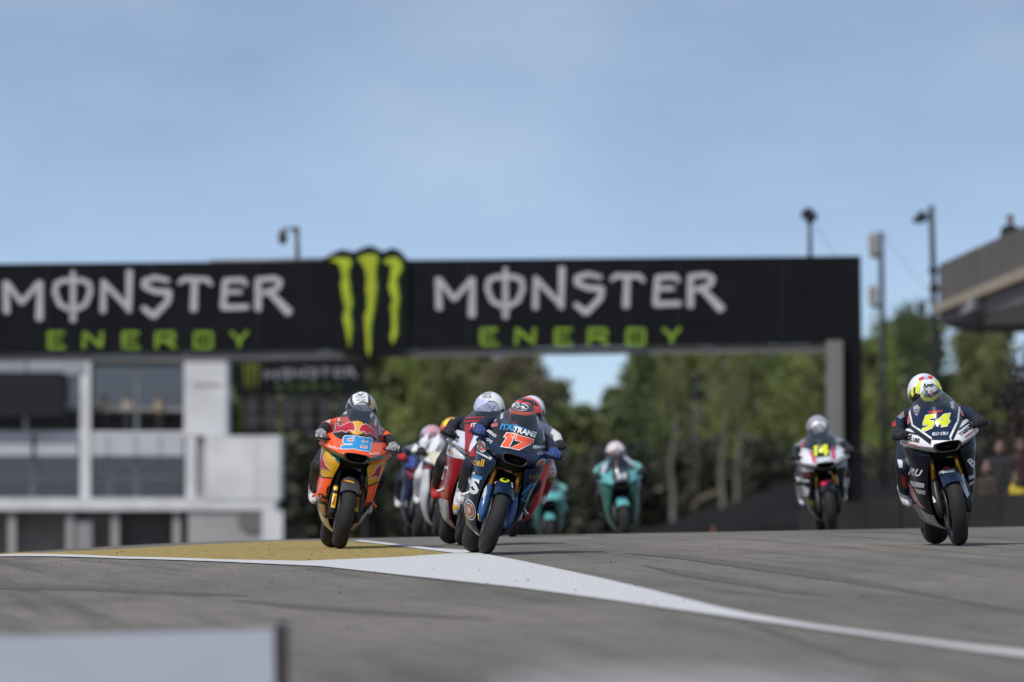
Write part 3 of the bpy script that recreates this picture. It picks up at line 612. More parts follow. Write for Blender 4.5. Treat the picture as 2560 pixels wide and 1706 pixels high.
def side_rows(sgn):
    rows = [(.83, .235, .14, .280, .24, .21, .72), (.775, .150, .03, .278, .235, .23, .76), (.715, .120, .00, .268, .23, .24, .80), (.60, .150, .06, .246, .26, .24, .85), (.48, .162, .12, .236, .30, .235, .90), (.36, .150, .22, .214, .37, .21, .95), (.26, .122, .32, .174, .43, .17, 1.0), (.18, .08, .40, .125, .49, .12, 1.02), (.13, .004, .43, .04, .52, .04, 1.02)]
    G = []
    for z, xf, yf, xb, yb, xr, yr in catmull(rows, 5):
        L = []
        for k in range(12):
            t = k / 12 * math.pi / 2; L.append((sgn * (xf + (xb - xf) * math.sin(t)), yf + (yb - yf) * (1 - math.cos(t)), z))
        for k in range(9):
            t = k / 8; L.append((sgn * (xb + (xr - xb) * t * t), yb + (yr - yb) * t, z + .02 * t))
        G.append(L)
    return G
SIDE_ME = {s: mesh('side_fairing', *grid_vf(side_rows(s))) for s in (-1, 1)}
def tyre_prof(hw, Ro, Ri):          # round crown, then sidewall down to the bead
    P = [(-hw * .80, Ri)]
    for k in range(17):
        a = -math.pi / 2 + math.pi * k / 16; P.append((hw * math.sin(a), Ro - hw * .92 + hw * .92 * math.cos(a)))
    P.append((hw * .80, Ri)); return P
TYRE_F = mesh('tyre', *lathe_x(tyre_prof(.062, .300, .215), 64, 0, .300)); TYRE_R = mesh('tyre', *lathe_x(tyre_prof(.098, .315, .215), 64, 1.38, .315))
def rim_vf(hw, cy, cz):
    L = [lathe_x([(-hw, .222), (-hw, .205), (-hw * .5, .188), (hw * .5, .188), (hw, .205), (hw, .222), (-hw, .222)], 48, cy, cz), lathe_x([(-.045, .0), (-.045, .04), (.045, .04), (.045, 0)], 20, cy, cz)]
    for k in range(7):
        a = 2 * math.pi * k / 7; L.append(tube_vf([(0, cy + .03 * math.cos(a), cz + .03 * math.sin(a)), (0, cy + .19 * math.cos(a + .2), cz + .19 * math.sin(a + .2))], [.017, .012], 6))
    return join_vf(*L)
RIM_F = mesh('wheel', *rim_vf(.048, 0, .300)); RIM_R = mesh('wheel', *rim_vf(.075, 1.38, .315))
DISC = {s: mesh('brake_disc', *lathe_x([(s * .066, .09), (s * .066, .155), (s * .072, .155), (s * .072, .09), (s * .066, .09)], 40, 0, .30)) for s in (-1, 1)}
def mud():
    G = []
    for i in range(15):
        a = R(-50 + 138 * i / 14); L = []      # angle from the top, negative is forward
        for j in range(13):
            t = -1 + 2 * j / 12; hw = .083 - .012 * max(0, -R(0) + (i - 9) / 14); rr = .322 - .055 * abs(t) ** 2.6
            L.append((hw * math.copysign(abs(t) ** .85, t), math.sin(a) * rr, .30 + math.cos(a) * rr))
        G.append(L)
    return grid_vf(G)
MUD_ME = mesh('mudguard', *mud())
def shape(parts, voxel, smooth=4, key=None):     # soft union of tapered limbs into one continuous skin
    bm = bmesh.new()
    for a, ra, b, rb_ in parts:
        a, b = Vector(a), Vector(b); t = (b - a); L = t.length
        ax = t.normalized() if L > 1e-6 else Vector((0, 0, 1)); u = ax.orthogonal().normalized(); v = ax.cross(u); rings = []
        for k in range(4): q = math.pi / 2 * k / 4; rings.append((a - ax * ra * math.cos(q), ra * max(.02, math.sin(q))))
        rings.append((a, ra)); rings.append((b, rb_))
        for k in range(1, 5): q = math.pi / 2 * k / 4; rings.append((b + ax * rb_ * math.sin(q), rb_ * max(.02, math.cos(q))))
        V = [[bm.verts.new(c + (u * math.cos(2 * math.pi * j / 14) + v * math.sin(2 * math.pi * j / 14)) * r) for j in range(14)] for c, r in rings]
        for i in range(len(V) - 1):
            for j in range(14): bm.faces.new((V[i][j], V[i][(j + 1) % 14], V[i + 1][(j + 1) % 14], V[i + 1][j]))
        bm.faces.new(V[0][::-1]); bm.faces.new(V[-1])
    me = bpy.data.meshes.new('tmp'); bm.to_mesh(me); bm.free(); o = bpy.data.objects.new('tmp', me); COL.objects.link(o)
    r = o.modifiers.new('r', 'REMESH'); r.mode = 'VOXEL'; r.voxel_size = voxel; r.use_smooth_shade = True
    if smooth: s = o.modifiers.new('s', 'SMOOTH'); s.iterations = smooth; s.factor = .5
    dg = bpy.context.evaluated_depsgraph_get(); res = bpy.data.meshes.new_from_object(o.evaluated_get(dg)); bpy.data.objects.remove(o); bpy.data.meshes.remove(me)
    res['sm'] = 1; res.polygons.foreach_set('use_smooth', [True] * len(res.polygons)); return res
def mir(L): return L + [((-a[0], *a[1:]), ra, (-b[0], *b[1:]), rb_) for a, ra, b, rb_ in L]
def side_x(L, s): return [((s * a[0], *a[1:]), ra, (s * b[0], *b[1:]), rb_) for a, ra, b, rb_ in L]
# rider skeletons: limb name -> (joint, radius, joint, radius)
def rider_limbs(elbow=(.272, .43, 1.005), hand=(.318, .135, .930), dz=-.03, head=(0, .36, 1.185)):
    sh = (.150, .61, 1.080 + dz); kn = (.255, .60, .665); hip = (.12, 1.05, .88); an = (.235, 1.0, .44)
    hx, hy, hz = head; L = {}
    L['torso'] = [((0, 1.08, .90), .16, (0, .82, 1.05 + dz), .150), ((-.06, .84, 1.03 + dz), .12, (-.07, .60, 1.06 + dz), .105), ((.06, .84, 1.03 + dz), .12, (.07, .60, 1.06 + dz), .105),
                  ((0, .82, 1.13 + dz), .07, (0, .62, 1.195 + dz), .075), ((0, .58, 1.09 + dz), .085, (hx * .6, hy + .09, hz - .06), .075)]
    L['upper_arm'] = mir([((.10, .63, 1.08 + dz), .074, sh, .068), (sh, .066, elbow, .052)])
    L['forearm'] = mir([(elbow, .053, (elbow[0] * .4 + hand[0] * .6, elbow[1] * .4 + hand[1] * .6, elbow[2] * .4 + hand[2] * .6), .050), ((elbow[0] * .4 + hand[0] * .6, elbow[1] * .4 + hand[1] * .6, elbow[2] * .4 + hand[2] * .6), .047, (hand[0], hand[1] + .05, hand[2] + .01), .036)])
    L['thigh'] = mir([(hip, .105, kn, .078)]); L['shin'] = mir([(kn, .080, (.25, .80, .56), .066), ((.25, .80, .56), .066, an, .05)])
    return L
BOOT = {s: shape(side_x([((.238, .98, .50), .060, (.236, 1.0, .42), .050), ((.236, 1.01, .41), .048, (.238, .90, .385), .042), ((.238, .90, .385), .042, (.240, .80, .372), .034), ((.236, 1.03, .42), .045, (.236, 1.04, .385), .038), ((.262, .93, .46), .03, (.258, .95, .54), .034)], s), .009, 3) for s in (-1, 1)}
def glove_parts():                  # hand closed on a grip that runs along x at (y .10, z .885)
    L = [((.30, .165, .915), .034, (.305, .125, .912), .032), ((.335, .165, .912), .030, (.335, .128, .910), .028), ((.318, .20, .922), .036, (.318, .16, .915), .036)]
    for i, (x, r, ln) in enumerate(((.282, .0125, .95), (.307, .0130, 1.06), (.332, .0128, 1.0), (.356, .0112, .85))):
        a = (x, .115, .922); b = (x + .001, .115 - .045 * ln, .908); c = (x + .001, .112 - .048 * ln, .878); d = (x, .105 - .018 * ln, .862)
        L += [(a, r * 1.08, b, r), (b, r, c, r * .95), (c, r * .95, d, r * .85)]
    L += [((.288, .165, .905), .018, (.262, .135, .882), .015), ((.262, .135, .882), .0145, (.270, .098, .862), .0125)]
    return [((a[0], a[1], a[2] + .03), ra, (b[0], b[1], b[2] + .03), rb_) for a, ra, b, rb_ in L]
GLOVE = {s: shape(side_x(glove_parts(), s), .0055, 1) for s in (-1, 1)}
# helmet: own space, face towards -y
def helm_pt(th, ph, off=0.0):       # th: azimuth, 0 = front (-y), ph: elevation
    cx, cz = math.cos(ph), math.sin(ph)
    x = .127 * cx * math.sin(th); y = -.150 * cx * math.cos(th); z = .135 * cz
    if y > 0: y *= 1.12
    if z < 0 and y < 0: k = min(1, -z / .1); y *= 1 + .10 * k; x *= 1 - .10 * k
    if z < 0: x *= 1 - .08 * min(1, -z / .12)
    z = max(z, -.118)
    v = Vector((x, y, z)); return v * (1 + off / max(v.length, .01))
HN, HM = 56, 36
HELM_ME = mesh('helmet', *rings_to_mesh([[helm_pt(2 * math.pi * j / HN, -math.pi / 2 + math.pi * (i + .5) / HM) for j in range(HN)] for i in range(HM)]))
def patch(t0, t1, p0, p1, off, n=28, m=10): return grid_vf([[helm_pt(t0 + (t1 - t0) * j / n, p0 + (p1 - p0) * i / m - .10 * math.cos((t0 + (t1 - t0) * j / n)) * (1 - i / m) * .6, off) for j in range(n + 1)] for i in range(m + 1)])
VISOR_ME = mesh('visor', *patch(R(-72), R(72), R(-20), R(24), .004)); VTRIM_ME = mesh('visor_seal', *patch(R(-76), R(76), R(-24), R(28), .0018))
def screen_mat(name, tint, gloss=.10):
    m = bpy.data.materials.new(name); m.use_nodes = True; t = m.node_tree; t.nodes.clear()
    o = N(t, 'ShaderNodeOutputMaterial'); a = N(t, 'ShaderNodeBsdfTransparent'); a.inputs[0].default_value = (*tint, 1)
    g_ = N(t, 'ShaderNodeBsdfGlossy'); g_.inputs['Roughness'].default_value = .12; fr = N(t, 'ShaderNodeFresnel'); fr.inputs[0].default_value = 1.45
    ad = N(t, 'ShaderNodeMath', operation='MULTIPLY_ADD'); ad.inputs[1].default_value = .8; ad.inputs[2].default_value = gloss
    mx_ = N(t, 'ShaderNodeMixShader'); t.links.new(fr.outputs[0], ad.inputs[0]); t.links.new(ad.outputs[0], mx_.inputs[0])
    t.links.new(a.outputs[0], mx_.inputs[1]); t.links.new(g_.outputs[0], mx_.inputs[2]); t.links.new(mx_.outputs[0], o.inputs[0]); return m
M_SCREEN = screen_mat('smoked_screen', (.58, .58, .60), .11); M_CLEAR = screen_mat('clear_screen', (.90, .90, .92), .08)
M_RUB = mat('tyre_rubber', (.017, .0165, .016), .75, var=.25, scale=30, bump=.15, bscale=200, spec=.35)
M_CARB = mat('carbon_black', (.009, .009, .010), .45, var=.3, scale=30, spec=.4); M_INNER = mat('engine_black', (.006, .006, .006), .7, spec=.2)
M_ALU = mat('aluminium', (.34, .34, .35), .35, .9); M_GOLD = mat('fork_gold', (.55, .26, .04), .3, .75); M_DISC = mat('brake_steel', (.12, .115, .11), .4, .8)
M_VIS = mat('dark_visor', (.012, .012, .014), .12, 0, .6, spec=.5); M_VTR = mat('visor_black', (.01, .01, .01), .5)
def loft_box(name, secs, m, parent, n=16):  # rounded-rectangle sections (y, cz, halfw, halfh)
    rings = [[(hw * math.copysign(abs(math.cos(a)) ** .6, math.cos(a)), y, cz + hh * math.copysign(abs(math.sin(a)) ** .6, math.sin(a))) for a in np.linspace(0, 2 * math.pi, n, endpoint=False)] for y, cz, hw, hh in secs]
    return obj(name, *rings_to_mesh(rings), m, parent, True)
BODY_CACHE = {}
class Bike:
    def __init__(s, label, plabel, px, py_d, lean, yaw, col, crop=None, limbs=None, head=(0, .415, 1.205), hpitch=30, hroll=0, scale=1.0, screen=None, small=False):
        """px: image column of the front contact patch; py_d: distance; col: material dictionary"""
        s.col = col; s.crop = crop; s.layer = {}
        d = py_d; x = (px - 1280) / FPX * d; s.d = d
        r = s.root = empty('motorcycle'); tag(r, label, 'motorcycle', 'racing motorcycles')
        s.M = Matrix.Translation((x, d, gz(x, d) + .24 * (1 - math.cos(R(lean))) + .001)) @ Matrix.Rotation(R(yaw), 4, 'Z') @ Matrix.Rotation(R(lean), 4, 'Y') @ Matrix.Scale(scale, 4)
        r.matrix_basis = s.M; s.I = s.M.inverted(); s.bvh = {}; s.obj = {}
        c = lambda k: col.get(k) or col['main']
        # wheels
        wf = link('wheel', RIM_F, c('rim'), r); link('tyre', TYRE_F, M_RUB, wf)
        for q in (-1, 1): link('brake_disc', DISC[q], M_DISC, wf)
        wr = link('wheel', RIM_R, c('rim'), r); link('tyre', TYRE_R, M_RUB, wr)
        s.obj['mud'] = link('mudguard', MUD_ME, c('mud'), r)
        for q in (-1, 1):
            f = tube('fork_leg', [(q * .106, -.02, .245), (q * .110, -.01, .30), (q * .112, .02, .38), (q * .108, .075, .50), (q * .105, .10, .53)], [.020, .036, .040, .034, .028], c('forklow'), r, 12)
            tube('fork_tube', [(q * .104, .10, .515), (q * .104, .235, .86)], .026, c('fork'), f, 12); s.obj['fork%d' % q] = f
            o = box('brake_caliper', q * .075 - .022, q * .075 + .022, .075, .145, .33, .43, c('caliper'), f, .012)
            b = tube('handlebar', [(q * .13, .235, .902), (q * .25, .145, .914), (q * .385, .10, .910)], .0155, M_INNER, r, 10)
            tube('brake_lever' if q < 0 else 'clutch_lever', [(q * .20, .125, .912), (q * .26, .055, .902), (q * .37, .045, .898)], [.008, .007, .006], M_INNER, b, 6)
            tube('lever_guard', [(q * .380, .10, .910), (q * .390, .065, .905), (q * .375, .035, .900)], [.012, .009, .007], c('guard'), b, 8)
            sf = link('side_fairing', SIDE_ME[q], c('side'), r); s.obj['side%d' % q] = sf
            if col.get('wing'):     # small aerofoil on the lower flank
                wv = [[(q * (.232 + .045 * t), .30 + .16 * u + .05 * t, .455 - .018 * u - .035 * math.sin(t * 1.5) + (.012 * math.sin(u * 3.1))) for u in np.linspace(0, 1, 7)] for t in np.linspace(0, 1, 8)]
                wb = [[(x_, y_, z_ - .012) for x_, y_, z_ in L_] for L_ in wv]
                link('winglet', mesh('winglet', *join_vf(grid_vf(wv), grid_vf(wb), grid_vf([wv[-1], wb[-1]]), grid_vf([[p[0] for p in wv], [p[0] for p in wb]]))), col['wing'], sf)
        ns = link('nose_fairing', NOSE_ME, c('nose'), r); s.obj['nose'] = ns
        lip = []; cup = []
        def ny(x_, z_):
            h = NOSE_BVH.ray_cast(Vector((x_, -2, z_)), Vector((0, 1, 0))); return h[0].y if h[0] else -.235 + .5 * abs(x_) ** 1.8
        P = [(x_, -.236 + 1.6 * abs(x_) ** 2 - .10 * max(0, .771 - z_) , z_) for x_, z_ in catmull(INTAKE + [INTAKE[0]], 3)]
        cx_, cz_ = 0, .783
        rg = lambda k, dy: [(cx_ + (x_ - cx_) * k, y_ + dy, cz_ + (z_ - cz_) * k) for x_, y_, z_ in P[:-1]]
        v, f = rings_to_mesh([rg(1.18, .012), rg(1.12, -.008), rg(1.0, -.010), rg(.93, .004), rg(.86, .05), rg(.6, .14)], True, False); f.append(tuple(range(len(v) - len(P) + 1, len(v))))
        link('air_intake', mesh('air_intake', v, f), c('intake'), ns)
        s.obj['screen'] = link('windscreen', SCREEN_ME, screen or M_SCREEN, r)
        tube('screen_rim', [tuple(p) for p in catmull([row_pt(t, SCREEN[-1], 2, 2) for t in (-1, -.5, 0, .5, 1)], 4)], .004, M_INNER, s.obj['screen'], 6)
        # inner parts
        G = [[(x_, .36 + .9 * x_ * x_ * 0 + .05 * t - .03 * (1 - (x_ / .14) ** 2), .32 + .36 * t) for x_ in np.linspace(-.14, .14, 9)] for t in np.linspace(0, 1, 8)]
        link('radiator', mesh('radiator', *grid_vf(G)), M_INNER, r)
        for q in range(0): pass
        loft_box('engine', [(.40, .42, .10, .18), (.46, .42, .165, .24), (.90, .45, .17, .26), (1.0, .5, .12, .2)], M_INNER, r)
        loft_box('headstock_cover', [(.02, .78, .10, .08), (.10, .80, .14, .10), (.30, .80, .15, .10), (.40, .8, .12, .08)], M_INNER, r)
        loft_box('fuel_tank', [(.36, .84, .05, .05), (.42, .86, .13, .10), (.60, .90, .17, .11), (.80, .86, .15, .09), (.92, .82, .10, .05)], c('tank'), r)
        loft_box('seat', [(.90, .80, .11, .03), (1.1, .80, .13, .035), (1.30, .85, .12, .04)], M_INNER, r)
        loft_box('tail', [(1.22, .86, .13, .06), (1.42, .95, .11, .06), (1.60, .99, .06, .035), (1.68, 1.0, .02, .015)], c('tail'), r)
        tube('swingarm', [(-.11, .95, .42), (-.125, 1.15, .37), (-.12, 1.40, .315)], [.04, .038, .03], M_CARB, r); tube('swingarm', [(.11, .95, .42), (.125, 1.15, .37), (.12, 1.40, .315)], [.04, .038, .03], M_CARB, r)
        tube('exhaust', [(.06, .6, .2), (.10, 1.0, .22), (.155, 1.2, .36), (.165, 1.42, .46)], [.028, .03, .045, .048], M_ALU, r, 12)
        # rider
        key = str(limbs) + str(head)
        if key not in BODY_CACHE:
            L = rider_limbs(head=head, **(limbs or {})); me = shape([p for k in L for p in L[k]], .013, 5)
            names = list(L); segs = [(np.array(a), np.array(b), (ra + rb_) / 2, names.index(k)) for k in L for a, ra, b, rb_ in L[k]]
            cen = np.empty(len(me.polygons) * 3); me.polygons.foreach_get('center', cen); cen = cen.reshape(-1, 3); best = np.full(len(cen), 9.); idx = np.zeros(len(cen), int)
            for a, b, r0, k in segs:
                ab = b - a; t = np.clip(((cen - a) @ ab) / max(ab @ ab, 1e-9), 0, 1); dd = np.linalg.norm(cen - (a + t[:, None] * ab), axis=1) - r0
                m_ = dd < best; best[m_] = dd[m_]; idx[m_] = k
            BODY_CACHE[key] = (me, idx)
        me, idx = BODY_CACHE[key]; me = me.copy(); me.materials.clear()
        for k in ('torso', 'upper_arm', 'forearm', 'thigh', 'shin'): me.materials.append(col.get('s_' + k) or col['suit'])
        me.polygons.foreach_set('material_index', idx.astype(np.int32)); me.name = 'person'
        p = bpy.data.objects.new('person', me); COL.objects.link(p); p.matrix_basis = s.M; tag(p, plabel, 'person', 'racing riders'); s.person = p; s.obj['body'] = p
        for q in (-1, 1):
            g_ = link('glove', GLOVE[q], c('glove'), p)
            if limbs and 'hand' in limbs: g_.location = (q * (limbs['hand'][0] - .318), limbs['hand'][1] - .135, limbs['hand'][2] - .93)
            b = link('boot', BOOT[q], c('boot'), p)
            kn = shape([((q * .315, .585, .66), .035, (q * .315, .62, .64), .035)], .012, 1) if False else None
        H = Matrix.Translation(head) @ Matrix.Rotation(R(hroll), 4, 'Y') @ Matrix.Rotation(R(hpitch), 4, 'X') @ Matrix.Scale(1.06, 4); s.H = H
        h = link('helmet', HELM_ME, c('helmet'), p); h.matrix_basis = H; s.obj['helmet'] = h
        link('visor_seal', VTRIM_ME, M_VTR, h); s.obj['visor'] = link('visor', VISOR_ME, col.get('visor') or M_VIS, h)
    def tree(s, k):
        if k not in s.bvh:
            o = s.obj[k]; me = o.data; X = s.H if k in ('helmet', 'visor') else Matrix()
            s.bvh[k] = BVHTree.FromPolygons([X @ v.co for v in me.vertices], [tuple(p.vertices) for p in me.polygons])
        return s.bvh[k]
    def cast(s, zx, zy, targets, lift):
        ox, oy, k = s.crop; r = ray_of(ox + zx / k, oy + zy / k); o = s.I @ CAM; dr = (s.I.to_3x3() @ r).normalized(); best = None
        for t in targets:
            h = s.tree(t).ray_cast(o, dr)
            if h[0] is not None and (best is None or h[3] < best[1]):
                n = h[1] if h[1].dot(dr) < 0 else -h[1]; best = (h[0] + n * lift, h[3])
        return best
    def wrap(s, name, V2, F2, m, targets, lift, parent, cell=6):
        bm = bmesh.new(); vs_ = [bm.verts.new((x, y, 0)) for x, y in V2]
        for f in F2:
            try: bm.faces.new([vs_[i] for i in f])
            except ValueError: pass
        xs_ = [p[0] for p in V2]; ys_ = [p[1] for p in V2]
        for ax, lo, hi in ((0, min(xs_), max(xs_)), (1, min(ys_), max(ys_))):
            q = math.ceil(lo / cell) * cell
            while q < hi:
                co = [0, 0, 0]; no = [0, 0, 0]; co[ax] = q; no[ax] = 1
                bmesh.ops.bisect_plane(bm, geom=bm.verts[:] + bm.edges[:] + bm.faces[:], plane_co=co, plane_no=no); q += cell
        dep = {}
        for v in bm.verts:
            h = s.cast(v.co.x, v.co.y, targets, lift)
            dep[v] = h[1] if h else None
            if h: v.co = h[0]
        bad = [f for f in bm.faces if any(dep[v] is None for v in f.verts) or max(dep[v] for v in f.verts) - min(dep[v] for v in f.verts) > .22]
        bmesh.ops.delete(bm, geom=bad, context='FACES'); bmesh.ops.delete(bm, geom=[v for v in bm.verts if not v.link_faces], context='VERTS')
        if not bm.faces: bm.free(); return None
        if parent in ('helmet', 'visor'):
            Hi = s.H.inverted()
            for v in bm.verts: v.co = Hi @ v.co
        P = s.person if parent == 'body' else s.obj[parent]
        return from_bm(name, bm, m, P, True)
    def poly(s, name, outlines, m, targets, layer=1, parent=None, grow=0):
        """outlines: first the outer contour, then holes, in zoom pixels"""
        O = [offset_poly(o, grow if i == 0 else -grow) for i, o in enumerate(outlines)] if grow else outlines
        O = [densify(o) for o in O]
        V2 = [p for o in O for p in o]; F2 = geometry.tessellate_polygon([[Vector((x, y, 0)) for x, y in o] for o in O])
        return s.wrap(name, V2, F2, m, targets, .0016 * layer + .001, parent or targets[0])
    def text(s, txt, x, y, h, ang, m, targets, layer=2, wide=1.0, shear=0.0, parent=None, bold=.0, name='lettering'):
        cu = bpy.data.curves.new('t', 'FONT'); cu.body = txt; cu.size = 1; cu.align_x = 'CENTER'; cu.align_y = 'CENTER'; cu.shear = shear; cu.offset = bold; cu.resolution_u = 2
        o = bpy.data.objects.new('t', cu); COL.objects.link(o); dg = bpy.context.evaluated_depsgraph_get(); me = bpy.data.meshes.new_from_object(o.evaluated_get(dg)); bpy.data.objects.remove(o)
        k = h / .72; ca, sa = math.cos(R(ang)), math.sin(R(ang)); V2 = []
        for v in me.vertices:
            a, b = v.co.x * k * wide, -v.co.y * k; V2.append((x + a * ca - b * sa, y + a * sa + b * ca))
        F2 = [tuple(p.vertices) for p in me.polygons]; bpy.data.meshes.remove(me); bpy.data.curves.remove(cu)
        return s.wrap(name, V2, F2, m, targets, .0016 * layer + .001, parent or targets[0])
def ellipse(cx, cy, rx, ry, ang=0, n=28):
    ca, sa = math.cos(R(ang)), math.sin(R(ang)); return [(cx + rx * math.cos(t) * ca - ry * math.sin(t) * sa, cy + rx * math.cos(t) * sa + ry * math.sin(t) * ca) for t in np.linspace(0, 2 * math.pi, n, endpoint=False)]
NOSE_BVH = BVHTree.FromPolygons([Vector(p) for p in nose_vf[0]], nose_vf[1])
WHITE = paint('white', (.72, .72, .73)); BLACK = paint('black', (.012, .012, .014)); NAVY = paint('navy', (.007, .018, .046)); ORANGE = paint('flame_orange', (.95, .105, .018)); RED = paint('deep_red', (.30, .012, .018))
SCAR = paint('scarlet', (.62, .03, .025)); YELW = paint('amber_yellow', (.62, .33, .015)); NEON = paint('neon_yellow', (.66, .72, .02)); TEAL = paint('teal', (.10, .36, .35)); TEALD = paint('dark_teal', (.03, .16, .125)); BLUE = paint('sky_blue', (.025, .26, .55))
GREY = paint('silver_grey', (.30, .30, .32)); PALE = paint('pale_blue_white', (.55, .57, .66)); CREAM = paint('cream', (.56, .52, .40)); PINK = paint('hot_pink', (.60, .03, .10)); RBRED = paint('crimson', (.45, .015, .035)); DGREY = paint('dark_grey', (.05, .05, .055))
LB, LW, LN, LO, LR, LG = leather('black', (.014, .014, .016)), leather('white', (.58, .58, .60)), leather('navy', (.008, .012, .030)), leather('orange', (.80, .10, .02)), leather('red', (.42, .015, .02)), leather('grey', (.22, .22, .24))
# --- the bikes
b98 = Bike('orange race motorcycle with blue number 98', 'rider in orange and black leathers with white and silver helmet', 846, 97, 10.4, 4,
    dict(main=ORANGE, nose=ORANGE, side=YELW, mud=DGREY, rim=BLACK, fork=BLACK, forklow=BLACK, caliper=M_DISC, guard=BLACK, intake=M_CARB, tank=ORANGE, tail=ORANGE, wing=ORANGE, suit=LB, s_upper_arm=LO, s_torso=LO, glove=mat('glove_black_white', (.42, .42, .44), .6, 0, 0, .1, 42, dirt=(.015, .015, .016)), boot=LW, helmet=GREY), (740, 950, 3.486))
b17 = Bike('dark blue race motorcycle with orange number 17', 'rider with red and black helmet on the dark blue bike', 1210, 91, 17, 4.6,
    dict(main=NAVY, nose=NAVY, side=NAVY, mud=NAVY, rim=BLACK, fork=M_GOLD, forklow=paint('fork_blue', (.02, .07, .20)), caliper=M_ALU, guard=BLACK, intake=M_CARB, wing=WHITE, suit=LN, glove=leather('blue', (.03, .06, .20)), boot=LW, helmet=paint('helmet_red', (.80, .075, .05))), (1080, 940, 3.408), head=(.028, .39, 1.170), hpitch=14, screen=M_CLEAR)
b54 = Bike('white and navy race motorcycle with yellow number 54', 'rider in navy leathers with neon yellow and white helmet', 2400, 91.5, -9.2, 5.2,
    dict(main=NAVY, nose=WHITE, side=paint('ink_navy', (.005, .007, .018)), mud=NAVY, rim=BLACK, fork=M_GOLD, forklow=M_CARB, caliper=M_ALU, guard=BLACK, intake=M_CARB, suit=LN, glove=LB, boot=LW, helmet=WHITE), (2200, 920, 3.407), scale=1.03, head=(-.03, .415, 1.215), screen=M_CLEAR)
brd = Bike('red and white race motorcycle half hidden behind number 17', 'rider with plain white helmet on the red and white bike', 1152, 98, 13.5, 5,
    dict(main=RED, nose=PALE, side=RED, mud=RED, rim=BLACK, fork=M_GOLD, forklow=PALE, caliper=M_ALU, guard=BLACK, intake=M_CARB, wing=WHITE, suit=LB, glove=LB, boot=LR, helmet=WHITE), (1080, 940, 3.408), screen=M_CLEAR)
bwr = Bike('red race motorcycle mostly hidden right behind number 17', 'rider in red and white leathers partly hidden behind number 17', 1278, 108, 9, 0,
    dict(main=SCAR, nose=SCAR, side=SCAR, mud=BLACK, rim=BLACK, fork=M_GOLD, forklow=M_CARB, caliper=M_ALU, guard=BLACK, intake=M_CARB, suit=LW, s_shin=LR, s_forearm=LW, glove=LB, boot=LW, helmet=WHITE), (1080, 940, 3.408))
bna = Bike('dark blue race motorcycle at the back of the left pack', 'rider with pink and pale blue helmet in the left pack', 1042, 132, 9, 3,
    dict(main=NAVY, nose=NAVY, side=paint('midnight', (.015, .02, .06)), mud=NAVY, rim=BLACK, fork=M_GOLD, forklow=M_CARB, caliper=M_ALU, guard=BLACK, intake=M_CARB, suit=LN, s_upper_arm=LG, glove=LR, boot=LW, helmet=paint('helmet_pink', (.55, .30, .33))), (980, 1020, 4.355))
bor = Bike('white and cream race motorcycle in the left pack', 'rider with orange and yellow helmet behind the red bike', 1092, 126, 9, 3,
    dict(main=CREAM, nose=CREAM, side=BLACK, mud=BLACK, rim=BLACK, fork=M_GOLD, forklow=M_CARB, caliper=M_ALU, guard=BLACK, intake=M_CARB, suit=LW, glove=LB, boot=LW, helmet=paint('helmet_orange', (.80, .33, .03))), (980, 1020, 4.355))
b14 = Bike('white and pink race motorcycle with yellow number 14', 'rider with silver helmet in front of the grey bridge post', 2080, 131, -6.5, 2,
    dict(main=WHITE, nose=paint('light_grey', (.42, .42, .45)), side=paint('soot', (.010, .010, .011)), mud=BLACK, rim=BLACK, fork=M_GOLD, forklow=M_CARB, caliper=M_ALU, guard=BLACK, intake=M_CARB, suit=LB, s_shin=LG, s_upper_arm=LG, glove=LB, boot=LW, helmet=GREY), (1960, 1010, 4.61), head=(0, .415, 1.215))
btl = Bike('teal race motorcycle riding alone in front of the wood', 'rider with white and pink helmet on the lone teal bike', 1566, 154, -6, 2,
    dict(main=TEAL, nose=TEAL, side=TEALD, mud=TEAL, rim=BLACK, fork=M_CARB, forklow=M_CARB, caliper=M_ALU, guard=BLACK, intake=M_CARB, suit=leather('teal_grey', (.13, .34, .31)), s_shin=LB, s_thigh=LB, glove=LB, boot=LB, helmet=paint('helmet_white_pink', (.60, .52, .54))), (1460, 1080, 5.6), head=(0, .415, 1.215))
bt2 = Bike('teal race motorcycle farthest back behind the red and white rider', 'rider on the farthest teal bike behind the red and white rider', 1378, 190, -3, 2,
    dict(main=TEAL, nose=TEAL, side=TEALD, mud=TEAL, rim=BLACK, fork=M_CARB, forklow=M_CARB, caliper=M_ALU, guard=BLACK, intake=M_CARB, suit=leather('teal_grey', (.13, .34, .31)), s_shin=LB, glove=LB, boot=LB, helmet=WHITE), (1460, 1080, 5.6))
